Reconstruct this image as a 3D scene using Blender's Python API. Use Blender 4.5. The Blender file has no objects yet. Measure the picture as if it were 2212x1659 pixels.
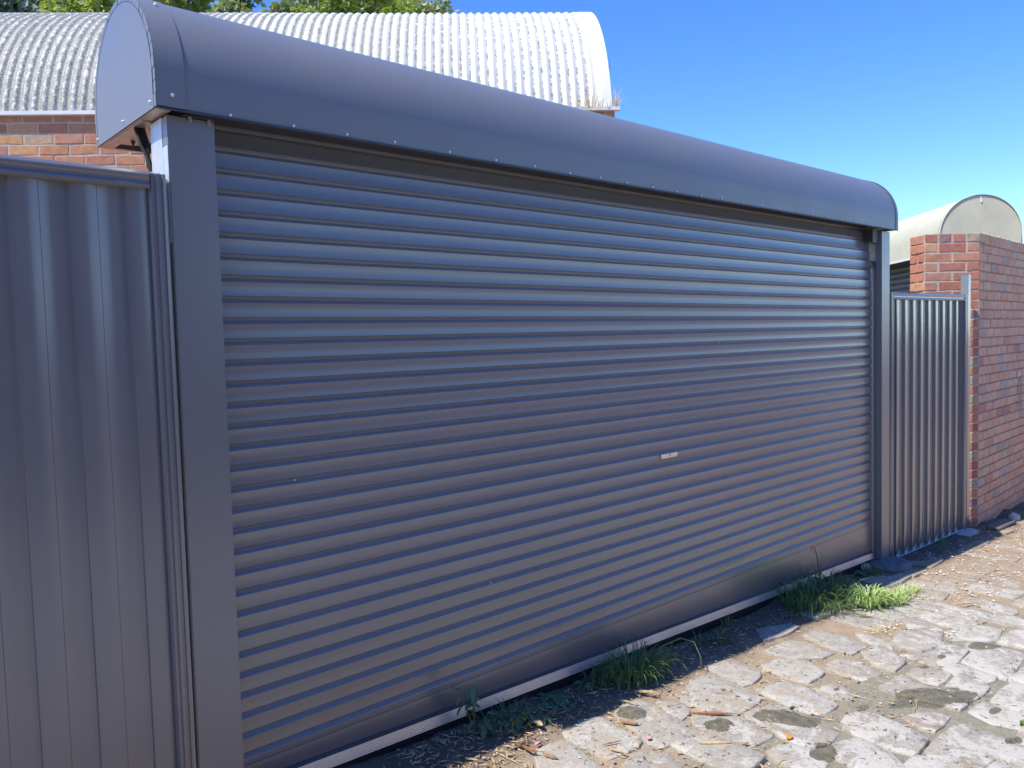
import bpy, bmesh, math, random
from mathutils import Vector, Matrix, noise as mnoise
R=math.radians
random.seed(7)
SC=bpy.context.scene
# ------------------------------------------------------------------ camera
CAM=Vector((-1.031,-2.551,1.578)); FPX=1718.37
yaw,pitch,roll=R(41.77),R(-3.301),R(-1.489)
cy,sy,cp,sp=math.cos(yaw),math.sin(yaw),math.cos(pitch),math.sin(pitch)
look=Vector((sy*cp,cy*cp,sp)); rt=Vector((cy,-sy,0)); up=rt.cross(look)
rt2=rt*math.cos(roll)+up*math.sin(roll); up2=-rt*math.sin(roll)+up*math.cos(roll)
cd=bpy.data.cameras.new('camera'); cam=bpy.data.objects.new('camera',cd); SC.collection.objects.link(cam)
M=Matrix.Identity(4)
for i in range(3): M[i][0],M[i][1],M[i][2],M[i][3]=rt2[i],up2[i],-look[i],CAM[i]
cam.matrix_world=M; cd.sensor_width=36; cd.lens=FPX/2212*36; cd.clip_start=.05; cd.clip_end=1500
SC.camera=cam
# ------------------------------------------------------------------ light
SUN=Vector((-.62,.080,1)).normalized()
w=bpy.data.worlds.new('World'); SC.world=w; w.use_nodes=True
nt=w.node_tree; bg=nt.nodes['Background']
sky=nt.nodes.new('ShaderNodeTexSky'); sky.sky_type='NISHITA'; sky.sun_disc=False
sky.sun_elevation=math.asin(SUN.z); sky.sun_rotation=math.atan2(SUN.x,SUN.y)
sky.air_density=.88; sky.dust_density=.05; sky.ozone_density=5.0; sky.altitude=0
hs=nt.nodes.new('ShaderNodeHueSaturation'); hs.inputs['Saturation'].default_value=1.24; hs.inputs['Hue'].default_value=.512
nt.links.new(sky.outputs[0],hs.inputs['Color']); nt.links.new(hs.outputs[0],bg.inputs[0]); bg.inputs[1].default_value=.15
sl=bpy.data.lights.new('sun','SUN'); sl.energy=3.5; sl.angle=R(.53); sl.color=(1,.93,.82)
so=bpy.data.objects.new('sun',sl); SC.collection.objects.link(so)
so.rotation_euler=SUN.to_track_quat('Z','Y').to_euler(); so.location=SUN*30
SC.view_settings.view_transform='Standard'; SC.view_settings.look='None'
SC.view_settings.exposure=.93; SC.view_settings.gamma=1; SC.view_settings.use_curve_mapping=False

# ------------------------------------------------------------------ materials
def mk(name):
    m=bpy.data.materials.new(name); m.use_nodes=True; n=m.node_tree
    return m,n,n.nodes['Principled BSDF']
def N(n,t,**k):
    x=n.nodes.new(t)
    for a,b in k.items(): setattr(x,a,b)
    return x
def noise(n,vec,scale,detail=4,rough=.55,dist=0):
    t=N(n,'ShaderNodeTexNoise'); t.inputs['Scale'].default_value=scale; t.inputs['Detail'].default_value=detail
    t.inputs['Roughness'].default_value=rough; t.inputs['Distortion'].default_value=dist
    if vec: n.links.new(vec,t.inputs['Vector'])
    return t.outputs['Fac']
def ramp(n,fac,stops,interp='LINEAR'):
    r=N(n,'ShaderNodeValToRGB'); r.color_ramp.interpolation=interp; e=r.color_ramp.elements
    while len(e)>1: e.remove(e[-1])
    e[0].position=stops[0][0]; e[0].color=(*stops[0][1],1) if not isinstance(stops[0][1],(int,float)) else (stops[0][1],)*3+(1,)
    for p,c in stops[1:]:
        q=e.new(p); q.color=(*c,1) if not isinstance(c,(int,float)) else (c,)*3+(1,)
    n.links.new(fac,r.inputs[0]); return r.outputs[0]
def mixc(n,f,a,b,bt='MIX'):
    x=N(n,'ShaderNodeMix',data_type='RGBA',blend_type=bt)
    for i,v in ((0,f),(6,a),(7,b)):
        if hasattr(v,'links') or hasattr(v,'is_output'): n.links.new(v,x.inputs[i])
        elif isinstance(v,(int,float)): x.inputs[i].default_value=v
        else: x.inputs[i].default_value=(*v,1)
    return x.outputs[2]
def mth(n,op,a,b=None,clamp=False):
    x=N(n,'ShaderNodeMath',operation=op,use_clamp=clamp)
    for i,v in ((0,a),(1,b)):
        if v is None: continue
        if isinstance(v,(int,float)): x.inputs[i].default_value=v
        else: n.links.new(v,x.inputs[i])
    return x.outputs[0]
def bump(n,b,h,strength,dist=.002):
    x=N(n,'ShaderNodeBump'); x.inputs['Strength'].default_value=strength; x.inputs['Distance'].default_value=dist
    n.links.new(h,x.inputs['Height']); n.links.new(x.outputs[0],b.inputs['Normal'])
def pos(n): return N(n,'ShaderNodeNewGeometry').outputs['Position']
def plain(name,col,rough=.6,metal=0,var=.12,scale=6,bmp=0,coat=0,spec=.5):
    m,n,b=mk(name); P=pos(n)
    f=noise(n,P,scale)
    c=mixc(n,1,col,ramp(n,f,[(.25,1-var),(.75,1+var)]),'MULTIPLY')
    n.links.new(c,b.inputs['Base Color']); b.inputs['Metallic'].default_value=metal
    b.inputs['Specular IOR Level'].default_value=spec
    r=ramp(n,noise(n,P,scale*3),[(.3,rough*.88),(.7,min(1,rough*1.12))]); n.links.new(r,b.inputs['Roughness'])
    if coat: b.inputs['Coat Weight'].default_value=coat; b.inputs['Coat Roughness'].default_value=rough*.6
    if bmp: bump(n,b,noise(n,P,120,3),bmp,.001)
    return m
def painted(name,col,rough,coat=.6,croug=.22,wav=.25,ior=1.55):
    # satin powder-coated steel: light oil-canning, fine dust film
    m,n,b=mk(name); P=pos(n)
    mp=N(n,'ShaderNodeMapping'); mp.inputs['Scale'].default_value=(1,1,1); n.links.new(P,mp.inputs[0])
    dust=noise(n,P,2.3,6,.6)
    fine=noise(n,P,260,2)
    c=mixc(n,ramp(n,dust,[(.42,0),(.75,.22)]),col,(.19,.175,.16))
    c=mixc(n,1,c,ramp(n,fine,[(.3,.95),(.7,1.05)]),'MULTIPLY')
    n.links.new(c,b.inputs['Base Color'])
    n.links.new(ramp(n,dust,[(.35,rough*.9),(.75,rough*1.25)]),b.inputs['Roughness'])
    b.inputs['Coat Weight'].default_value=coat; b.inputs['Coat Roughness'].default_value=croug; b.inputs['Coat IOR'].default_value=ior
    b.inputs['Specular IOR Level'].default_value=.6
    return m
STEEL=painted('charcoal_steel',(.136,.136,.155),.36,1,.24,.08,1.66)
HOODM=painted('charcoal_hood_steel',(.160,.168,.186),.46,.7,.40,.03,1.55)
POSTM=painted('charcoal_post_steel',(.145,.145,.164),.40,.85,.26,.04,1.62)
FENCEM=painted('charcoal_fence_steel',(.142,.136,.158),.40,.95,.25,.06,1.68)
GATEM=painted('charcoal_gate_steel',(.115,.124,.146),.30,1,.16,.05,1.7)
ALU=plain('brushed_aluminium',(.78,.78,.78),.34,.7,.05,9)
GALV=plain('galvanised_steel',(.66,.67,.69),.34,.45,.08,20)
DEEP=plain('deep_charcoal_steel',(.035,.04,.052),.5,0,.1,9)
ZINC=plain('zinc_bolt',(.75,.75,.76),.3,1,.05,9)
WHITEZ=plain('white_screw_head',(.85,.86,.88),.35,.3,.05,9)
RUBBER=plain('black_rubber',(.02,.02,.022),.7,0,.2,20)
WARMREFL=plain('bracket_plate',(.52,.44,.40),.38,.55,.15,14)  # brown of the reflected ground tinted into the hood's underside steel
DARK=plain('dark_inner_steel',(.05,.053,.065),.45,0,.15,9)
CREAM=plain('cream_steel',(.56,.55,.40),.5,0,.06,5)
CREAME=plain('cream_end_cap',(.52,.50,.365),.55,0,.12,4)
WOOD=plain('weathered_plank',(.16,.13,.11),.8,0,.3,25,.3)
GREYROCK=plain('pale_rubble',(.5,.48,.45),.85,0,.2,30,.6)
FOOTM=plain('dark_concrete',(.15,.16,.17),.8,0,.35,22,.8)  # plain dark grey concrete tone
STICK=plain('reddish_stick',(.30,.14,.07),.7,0,.25,60)
STRAW=plain('dry_straw',(.50,.38,.22),.75,0,.3,60)
STRAWD=plain('dry_leaf_brown',(.36,.24,.15),.7,0,.35,60)
LITD=plain('dull_litter',(.20,.15,.11),.8,0,.35,60)
PINK=plain('pink_petal',(.75,.32,.38),.6,0,.2,60)
YELLOWC=plain('yellow_crumb',(.62,.50,.24),.7,0,.3,90)
ORANGE=plain('orange_peel_scrap',(.65,.26,.05),.6,0,.2,60)
GRAVELM=plain('white_gravel',(.62,.60,.55),.8,0,.25,40)
STICKER=plain('white_sticker',(.72,.72,.74),.5,0,.1,60)
SPRAY=plain('grey_spray_paint',(.22,.25,.28),.6,0,.15,60)
INK=plain('faded_ink',(.28,.29,.32),.6,0,.1,60)

def mat_brick(name,stops,bmp=.8):
    m,n,b=mk(name); P=pos(n)
    oi=N(n,'ShaderNodeObjectInfo').outputs['Random']
    c=ramp(n,oi,stops,'CONSTANT')
    f1=noise(n,P,26,5,.65); f2=noise(n,P,7,3); f3=noise(n,P,150,3,.7)
    c=mixc(n,1,c,ramp(n,f1,[(.3,.78),(.7,1.16)]),'MULTIPLY')
    c=mixc(n,ramp(n,f2,[(.52,0),(.75,.35)]),c,(.34,.25,.20))
    c=mixc(n,ramp(n,noise(n,P,55,4,.7),[(.66,0),(.72,.5)]),c,(.10,.07,.06))
    n.links.new(c,b.inputs['Base Color']); b.inputs['Roughness'].default_value=.88
    h=mth(n,'ADD',mth(n,'MULTIPLY',f1,.6),mth(n,'MULTIPLY',f3,.4)); bump(n,b,h,bmp,.004)
    return m
O1=(.52,.235,.125);O2=(.46,.195,.12);O3=(.41,.165,.115);T1=(.42,.30,.20);P1=(.29,.175,.155);O4=(.56,.30,.15)
BRK_HUT=mat_brick('orange_brick',[(0,O1),(.25,(.47,.205,.125)),(.5,(.50,.22,.13)),(.66,O4),(.78,O2),(.9,(.49,.23,.14)),(.96,(.50,.34,.22))])
BRK_W=mat_brick('mixed_red_brick',[(0,(.70,.41,.27)),(.2,(.65,.37,.24)),(.40,(.65,.42,.29)),(.58,(.72,.44,.29)),(.72,(.66,.39,.255)),(.80,(.50,.40,.34)),(.86,(.58,.31,.21)),(.90,(.48,.37,.28)),(.95,(.58,.47,.31)),(.975,(.52,.24,.19))])  # shaded-face copy of the wall brick, lightened and warmed for bounce light
def mat_mortar(name,col):
    m,n,b=mk(name); P=pos(n); f=noise(n,P,60,5,.7)
    c=mixc(n,1,col,ramp(n,f,[(.3,.7),(.7,1.2)]),'MULTIPLY'); n.links.new(c,b.inputs['Base Color'])
    b.inputs['Roughness'].default_value=.95; bump(n,b,f,.8,.006); return m
MORT=mat_mortar('lime_mortar',(.52,.46,.37))
BRK_P=mat_brick('sunlit_splay_brick',[(0,(.50,.22,.14)),(.25,(.44,.18,.12)),(.45,(.50,.24,.15)),(.62,(.42,.16,.115)),(.76,(.56,.31,.17)),(.86,(.40,.31,.22)),(.94,(.30,.18,.17))]); MORTD=mat_mortar('shaded_lane_mortar',(.46,.33,.26)); MORTG=mat_mortar('grey_mortar',(.27,.24,.22))  # splay copy of the wall brick, its sunlit orange put into the colour

# stone and joints share stain fields fixed in the lane's own coordinates
STAINS=[(2.109,-.815,.17,.085,-.9),(1.812,-.638,.075,.055,0),(1.62,-.334,.075,.075,0),(2.80,-1.16,.26,.10,-.5),(3.692,-1.068,.12,.055,-.4),
        (2.45,-.97,.05,.03,0),(1.93,-1.05,.09,.05,.3),(2.60,-1.53,.06,.03,0),(2.86,-1.38,.05,.02,0),(3.35,-.98,.035,.02,0),(3.15,-.97,.03,.02,0),(2.55,-.80,.02,.015,0),(3.0,-1.62,.2,.07,-.4),(3.3,-1.5,.12,.05,0)]
def stain_field(n,P):
    sep=N(n,'ShaderNodeSeparateXYZ'); n.links.new(P,sep.inputs[0])
    wob=noise(n,P,9,4,.6)
    tot=None
    for x,y,a,bb,an in STAINS:
        dx=mth(n,'SUBTRACT',sep.outputs[0],x); dy=mth(n,'SUBTRACT',sep.outputs[1],y)
        ca,sa=math.cos(an),math.sin(an)
        u=mth(n,'ADD',mth(n,'MULTIPLY',dx,ca/a),mth(n,'MULTIPLY',dy,sa/a)); v=mth(n,'SUBTRACT',mth(n,'MULTIPLY',dy,ca/bb),mth(n,'MULTIPLY',dx,sa/bb))
        d=mth(n,'SQRT',mth(n,'ADD',mth(n,'MULTIPLY',u,u),mth(n,'MULTIPLY',v,v)))
        tot=d if tot is None else mth(n,'MINIMUM',tot,d)
    d=mth(n,'ADD',tot,mth(n,'MULTIPLY',mth(n,'SUBTRACT',wob,.5),1.5))
    return ramp(n,d,[(.86,1),(.93,0)])
def mat_stone():
    m,n,b=mk('bluestone'); P=pos(n); oi=N(n,'ShaderNodeObjectInfo').outputs['Random']
    sep=N(n,'ShaderNodeSeparateXYZ'); n.links.new(P,sep.inputs[0])
    base=ramp(n,oi,[(0,(.37,.345,.295)),(.3,(.41,.385,.34)),(.6,(.34,.315,.275)),(.85,(.44,.42,.375))])
    f=noise(n,P,16,9,.74,.3); f2=noise(n,P,70,6,.78); f3=noise(n,P,4,5,.6)
    c=mixc(n,1,base,ramp(n,f,[(.30,.66),(.45,.92),(.55,1.04),(.70,1.28)]),'MULTIPLY')
    c=mixc(n,1,c,ramp(n,f2,[(.32,.72),(.5,1.0),(.68,1.22)]),'MULTIPLY')
    # tan dust film with ragged edges
    c=mixc(n,ramp(n,noise(n,P,7,8,.72,.4),[(.50,0),(.60,.62)]),c,(.40,.33,.24))
    # whitish lime wash, stronger out in the lane
    mrl=N(n,'ShaderNodeMapRange'); mrl.inputs[1].default_value=-.35; mrl.inputs[2].default_value=-1.25; mrl.inputs[3].default_value=-.055; mrl.inputs[4].default_value=.055
    n.links.new(sep.outputs[1],mrl.inputs[0])
    ln=mth(n,'ADD',noise(n,P,6.5,9,.72,.5),mrl.outputs[0])
    c=mixc(n,ramp(n,ln,[(.525,0),(.565,.85)]),c,mixc(n,f2,(.43,.415,.375),(.64,.62,.57)))
    c=mixc(n,ramp(n,noise(n,P,5,7,.66,.5),[(.60,0),(.65,.7)]),c,(.27,.20,.135))
    st=stain_field(n,P)
    c=mixc(n,mth(n,'MULTIPLY',st,.93),c,mixc(n,ramp(n,noise(n,P,24,6,.7),[(.35,0),(.65,1)]),(.075,.072,.055),(.19,.17,.115)))
    pit=ramp(n,noise(n,P,40,4,.6,.8),[(.63,0),(.665,.85)])
    pit2=ramp(n,noise(n,P,17,3,.5,.5),[(.70,0),(.715,.9)])
    pit=mth(n,'MAXIMUM',pit,pit2)
    c=mixc(n,pit,c,(.095,.082,.07))
    spk=ramp(n,noise(n,P,85,2,.5),[(.70,0),(.73,.9)]); c=mixc(n,spk,c,(.66,.64,.58))
    dirt=mth(n,'MULTIPLY',ramp(n,sep.outputs[0],[(0,0),(1,1)]),1)
    mr=N(n,'ShaderNodeMapRange'); mr.inputs[1].default_value=3.7; mr.inputs[2].default_value=5.2; n.links.new(mth(n,'ADD',sep.outputs[0],mth(n,'MULTIPLY',sep.outputs[1],.9)),mr.inputs[0])
    dm=mth(n,'MULTIPLY',mr.outputs[0],ramp(n,f3,[(.35,.15),(.55,.95)]))
    c=mixc(n,dm,c,(.34,.245,.16))
    n.links.new(c,b.inputs['Base Color']); b.inputs['Roughness'].default_value=.9
    h=mth(n,'ADD',mth(n,'MULTIPLY',f,.7),mth(n,'MULTIPLY',f2,.45)); h=mth(n,'SUBTRACT',h,mth(n,'MULTIPLY',pit,.35)); bump(n,b,h,.85,.016)
    return m
STONE=mat_stone()
def mat_lane():
    m,n,b=mk('lane_earth'); P=pos(n)
    sep=N(n,'ShaderNodeSeparateXYZ'); n.links.new(P,sep.inputs[0])
    f=noise(n,P,11,8,.7,.3); g=noise(n,P,90,4,.75)
    brown=mixc(n,f,(.22,.16,.105),(.50,.40,.285)); cem=mixc(n,f,(.15,.142,.105),(.37,.345,.265))
    # cement joints further out, brown soil and straw near the door and at the far right
    mr=N(n,'ShaderNodeMapRange'); mr.inputs[1].default_value=-.55; mr.inputs[2].default_value=-.90
    n.links.new(mth(n,'ADD',sep.outputs[1],mth(n,'MULTIPLY',mth(n,'SUBTRACT',noise(n,P,3,4),.5),.9)),mr.inputs[0])
    mr2=N(n,'ShaderNodeMapRange'); mr2.inputs[1].default_value=3.9; mr2.inputs[2].default_value=3.0; n.links.new(mth(n,'ADD',sep.outputs[0],mth(n,'MULTIPLY',sep.outputs[1],.9)),mr2.inputs[0])
    k=mth(n,'MULTIPLY',mr.outputs[0],mr2.outputs[0])
    c=mixc(n,k,brown,cem)
    # soil colour darkens towards the foot of the door
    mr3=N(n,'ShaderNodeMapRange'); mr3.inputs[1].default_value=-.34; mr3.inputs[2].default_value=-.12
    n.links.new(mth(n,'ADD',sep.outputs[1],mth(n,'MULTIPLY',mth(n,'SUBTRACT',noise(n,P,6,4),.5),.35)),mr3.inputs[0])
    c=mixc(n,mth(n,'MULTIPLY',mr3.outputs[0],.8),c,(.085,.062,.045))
    c=mixc(n,mth(n,'MULTIPLY',stain_field(n,P),.8),c,(.12,.11,.08))
    c=mixc(n,1,c,ramp(n,g,[(.3,.7),(.7,1.25)]),'MULTIPLY')
    c=mixc(n,ramp(n,noise(n,P,70,2,.5),[(.70,0),(.735,.9)]),c,(.60,.57,.5))
    c=mixc(n,ramp(n,noise(n,P,48,3,.6),[(.66,0),(.70,.7)]),c,(.09,.06,.045))
    n.links.new(c,b.inputs['Base Color']); b.inputs['Roughness'].default_value=.97
    h=mth(n,'ADD',mth(n,'MULTIPLY',f,.5),mth(n,'MULTIPLY',g,.6)); bump(n,b,h,.9,.012)
    return m
LANE=mat_lane()
GROUND=plain('dusty_ground',(.30,.24,.17),.95,0,.3,1.5,.6)
def mat_roof():
    m,n,b=mk('weathered_white_iron')
    uv=N(n,'ShaderNodeUVMap').outputs[0]; sep=N(n,'ShaderNodeSeparateXYZ'); n.links.new(uv,sep.inputs[0])
    u=sep.outputs[0]; P=pos(n)
    ph=mth(n,'MULTIPLY',u,2*math.pi); cr=mth(n,'SINE',ph)           # -1 in the valleys
    val=mth(n,'MULTIPLY',mth(n,'SUBTRACT',.35,cr),.75,True)
    mr=N(n,'ShaderNodeMapRange'); mr.inputs[1].default_value=110; mr.inputs[2].default_value=70; n.links.new(u,mr.inputs[0])   # older growth on the left
    nz=noise(n,P,22,7,.75,.6)
    dens=mth(n,'ADD',mth(n,'MULTIPLY',mr.outputs[0],.36),.235)
    t=mth(n,'SUBTRACT',mth(n,'ADD',mth(n,'MULTIPLY',val,.33),dens),nz)
    lich=ramp(n,t,[(-.0+.02,0),(.09,.9)])
    nz2=noise(n,P,70,4,.8)
    lc=mixc(n,ramp(n,nz2,[(.38,0),(.62,1)]),(.06,.065,.05),(.38,.375,.33))
    c=mixc(n,lich,(.64,.635,.58),lc)
    spots=ramp(n,noise(n,P,16,3,.5),[(.715,0),(.74,.85)])
    c=mixc(n,mth(n,'MULTIPLY',spots,ramp(n,cr,[(.0,1),(.6,.2)])),c,(.16,.16,.13))
    n.links.new(c,b.inputs['Base Color']); b.inputs['Roughness'].default_value=.6; bump(n,b,nz2,.3,.002)
    return m
ROOF=mat_roof()
WHITEP=plain('white_gutter_paint',(.74,.74,.73),.5,0,.08,8)
def mat_leaf(name,a,b_,tr=.35,rough=.5):
    m,n,b=mk(name); P=pos(n)
    f=noise(n,P,3,2); f2=noise(n,P,40,2)
    c=mixc(n,ramp(n,mth(n,'ADD',mth(n,'MULTIPLY',f,.5),mth(n,'MULTIPLY',f2,.5)),[(.35,0),(.65,1)]),a,b_)
    n.links.new(c,b.inputs['Base Color']); b.inputs['Roughness'].default_value=rough
    tb=N(n,'ShaderNodeBsdfTranslucent'); n.links.new(mixc(n,1,c,(1.2,1.3,.6),'MULTIPLY'),tb.inputs[0])
    mx=N(n,'ShaderNodeMixShader'); mx.inputs[0].default_value=tr
    n.links.new(b.outputs[0],mx.inputs[1]); n.links.new(tb.outputs[0],mx.inputs[2])
    n.links.new(mx.outputs[0],n.nodes['Material Output'].inputs['Surface']); return m
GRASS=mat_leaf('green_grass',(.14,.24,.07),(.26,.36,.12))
GRASSL=mat_leaf('sunlit_lime_grass',(.30,.42,.14),(.48,.60,.27),.3)  # copy for sunlit tufts, sun brightness put into the blade colour
GRASSD=mat_leaf('shaded_grass',(.10,.20,.085),(.19,.29,.12))  # darker copy for tufts in the door's shadow, shade put into the colour
WEED=mat_leaf('weed_leaf',(.08,.17,.10),(.16,.25,.14),.25)
STALK=mat_leaf('weed_stalk',(.14,.20,.07),(.22,.25,.10),.2)
DRYG=mat_leaf('dry_grass',(.55,.40,.22),(.70,.58,.38),.35)
TR1=mat_leaf('blue_green_leaves',(.14,.21,.16),(.26,.34,.28),.2,.35)  # all tree leaf colours are lightened to imitate haze and flare
TR2=mat_leaf('yellow_green_leaves',(.20,.28,.06),(.36,.42,.12),.4)
TR3=mat_leaf('olive_leaves',(.22,.27,.13),(.35,.39,.21),.3)
BARK=plain('grey_bark',(.16,.13,.10),.9,0,.3,20,.6)
# ------------------------------------------------------------------ helpers
COL=SC.collection
def link(name,me,mat=None,parent=None):
    o=bpy.data.objects.new(name,me); COL.objects.link(o)
    if mat is not None and me is not None and not me.materials: me.materials.append(mat)
    if parent is not None: o.parent=parent
    return o
def thing(name,label,cat,loc=(0,0,0),group=None,rot=(0,0,0)):
    o=bpy.data.objects.new(name,None); COL.objects.link(o); o.location=loc; o.rotation_euler=rot
    o['label']=label; o['category']=cat
    if group: o['group']=group
    return o
def tag(o,label,cat,group=None):
    o['label']=label; o['category']=cat
    if group: o['group']=group
    return o
def mesh(name,v,f,smooth=None,uv=None):
    me=bpy.data.meshes.new(name); me.from_pydata([tuple(p) for p in v],[],f)
    if uv:
        l=me.uv_layers.new(name='UVMap')
        for i,lp in enumerate(me.loops): l.data[i].uv=uv[lp.vertex_index]
    me.update()
    if smooth is not None:
        me.polygons.foreach_set('use_smooth',[True]*len(me.polygons))
        if smooth<180: me.set_sharp_from_angle(angle=R(smooth))
    return me
class MB:
    def __init__(s): s.v=[]; s.f=[]
    def add(s,v,f):
        k=len(s.v); s.v+= [tuple(p) for p in v]; s.f+=[tuple(i+k for i in q) for q in f]
    def box(s,a,b):
        (x0,y0,z0),(x1,y1,z1)=a,b
        s.add([(x0,y0,z0),(x1,y0,z0),(x1,y1,z0),(x0,y1,z0),(x0,y0,z1),(x1,y0,z1),(x1,y1,z1),(x0,y1,z1)],
              [(0,3,2,1),(4,5,6,7),(0,1,5,4),(1,2,6,5),(2,3,7,6),(3,0,4,7)])
    def tube(s,pts,r,n=6,r1=None,cap=True):
        pts=[Vector(p) for p in pts]; r1=r if r1 is None else r1; k=len(s.v); N_=len(pts)
        for i,p in enumerate(pts):
            t=(pts[min(i+1,N_-1)]-pts[max(i-1,0)]).normalized(); a=t.orthogonal().normalized()
            if i and True:
                a=(prev-t*prev.dot(t)).normalized()
            prev=a; b=t.cross(a); rr=r+(r1-r)*i/(N_-1)
            for j in range(n):
                q=2*math.pi*j/n; s.v.append(tuple(p+(a*math.cos(q)+b*math.sin(q))*rr))
        for i in range(N_-1):
            for j in range(n):
                s.f.append((k+i*n+j,k+i*n+(j+1)%n,k+(i+1)*n+(j+1)%n,k+(i+1)*n+j))
        if cap: s.f.append(tuple(k+j for j in range(n))[::-1]); s.f.append(tuple(k+(N_-1)*n+j for j in range(n)))
    def prism(s,prof,p0,p1,ax,bx,cap=True):
        # sweep closed 2-D profile (u along ax, v along bx) from p0 to p1
        p0,p1,ax,bx=map(Vector,(p0,p1,ax,bx)); k=len(s.v); n=len(prof)
        for p in (p0,p1):
            for u,v in prof: s.v.append(tuple(p+ax*u+bx*v))
        for j in range(n): s.f.append((k+j,k+(j+1)%n,k+n+(j+1)%n,k+n+j))
        if cap: s.f.append(tuple(range(k,k+n))[::-1]); s.f.append(tuple(range(k+n,k+2*n)))
    def sheet(s,prof,p0,p1,ax,bx):
        p0,p1,ax,bx=map(Vector,(p0,p1,ax,bx)); k=len(s.v); n=len(prof)
        for p in (p0,p1):
            for u,v in prof: s.v.append(tuple(p+ax*u+bx*v))
        for j in range(n-1): s.f.append((k+j,k+j+1,k+n+j+1,k+n+j))
    def mesh(s,name,smooth=None,bev=0,seg=1):
        me=mesh(name,s.v,s.f)
        bm=bmesh.new(); bm.from_mesh(me); bmesh.ops.recalc_face_normals(bm,faces=bm.faces)
        if bev: bmesh.ops.bevel(bm,geom=[e for e in bm.edges if len(e.link_faces)==2 and e.calc_face_angle(0)>.6],offset=bev,segments=seg,affect='EDGES',clamp_overlap=True)
        bm.to_mesh(me); bm.free()
        if smooth is not None:
            me.polygons.foreach_set('use_smooth',[True]*len(me.polygons)); me.set_sharp_from_angle(angle=R(smooth))
        me.update(); return me
def bxmesh(name,a,b,bev=0,seg=1,smooth=None):
    m=MB(); m.box(a,b); return m.mesh(name,smooth,bev,seg)
X3,Y3,Z3=(1,0,0),(0,1,0),(0,0,1)
def nz(x,y=0,z=0,s=1): return mnoise.noise((x*s,y*s,z*s))
def gz(x,y=0):      # ground height of the lane
    xc=max(-8,min(20,x)); z=-.05-.0335*xc
    z+=.010*nz(x,y,0,1.7)+.006*nz(x+9,y,3,5)
    if y>-.3: z+=.050*max(0,min(1,(y+.3)/.25))*(.6+.8*nz(x,y,7,3))
    if x<1.6: z+=.02*min(1,(1.6-x))*max(0,min(1,(y+.5)/.4))
    return z
# ------------------------------------------------------------------ ground and lane
def grid(name,xs,ys,zf,mat):
    v=[(x,y,zf(x,y)) for y in ys for x in xs]; W=len(xs)
    f=[(j*W+i,j*W+i+1,(j+1)*W+i+1,(j+1)*W+i) for j in range(len(ys)-1) for i in range(W-1)]
    return link(name,mesh(name,v,f,180),mat)
def rng(a,b,s):
    n=max(1,int(round((b-a)/s))); return [a+(b-a)*i/n for i in range(n+1)]
xs=[-400,-200,-90,-40,-20]+rng(-10,22,1)+[30,60,120,250,500]
ys=[-400,-200,-90,-40,-20]+rng(-10,12,1)+[20,40,90,200,400]
g=grid('ground',xs,ys,lambda x,y:-.05-.0335*max(-8,min(20,x))-.05,GROUND); g['kind']='structure'
xs=rng(-6,-1.2,.3)[:-1]+rng(-1.2,.2,.1)[:-1]+rng(.2,5.4,.022)[:-1]+rng(5.4,9,.05)[:-1]+rng(9,18,.4)
ys=rng(-5.6,-2.4,.2)[:-1]+rng(-2.4,-1.2,.05)[:-1]+rng(-1.2,.12,.022)
lane=grid('lane',xs,ys,lambda x,y:gz(x,y)+.006*nz(x,y,1,16)+.004*nz(x,y,2,38)-(.08 if y>.1 else 0),LANE); lane['kind']='structure'
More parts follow.
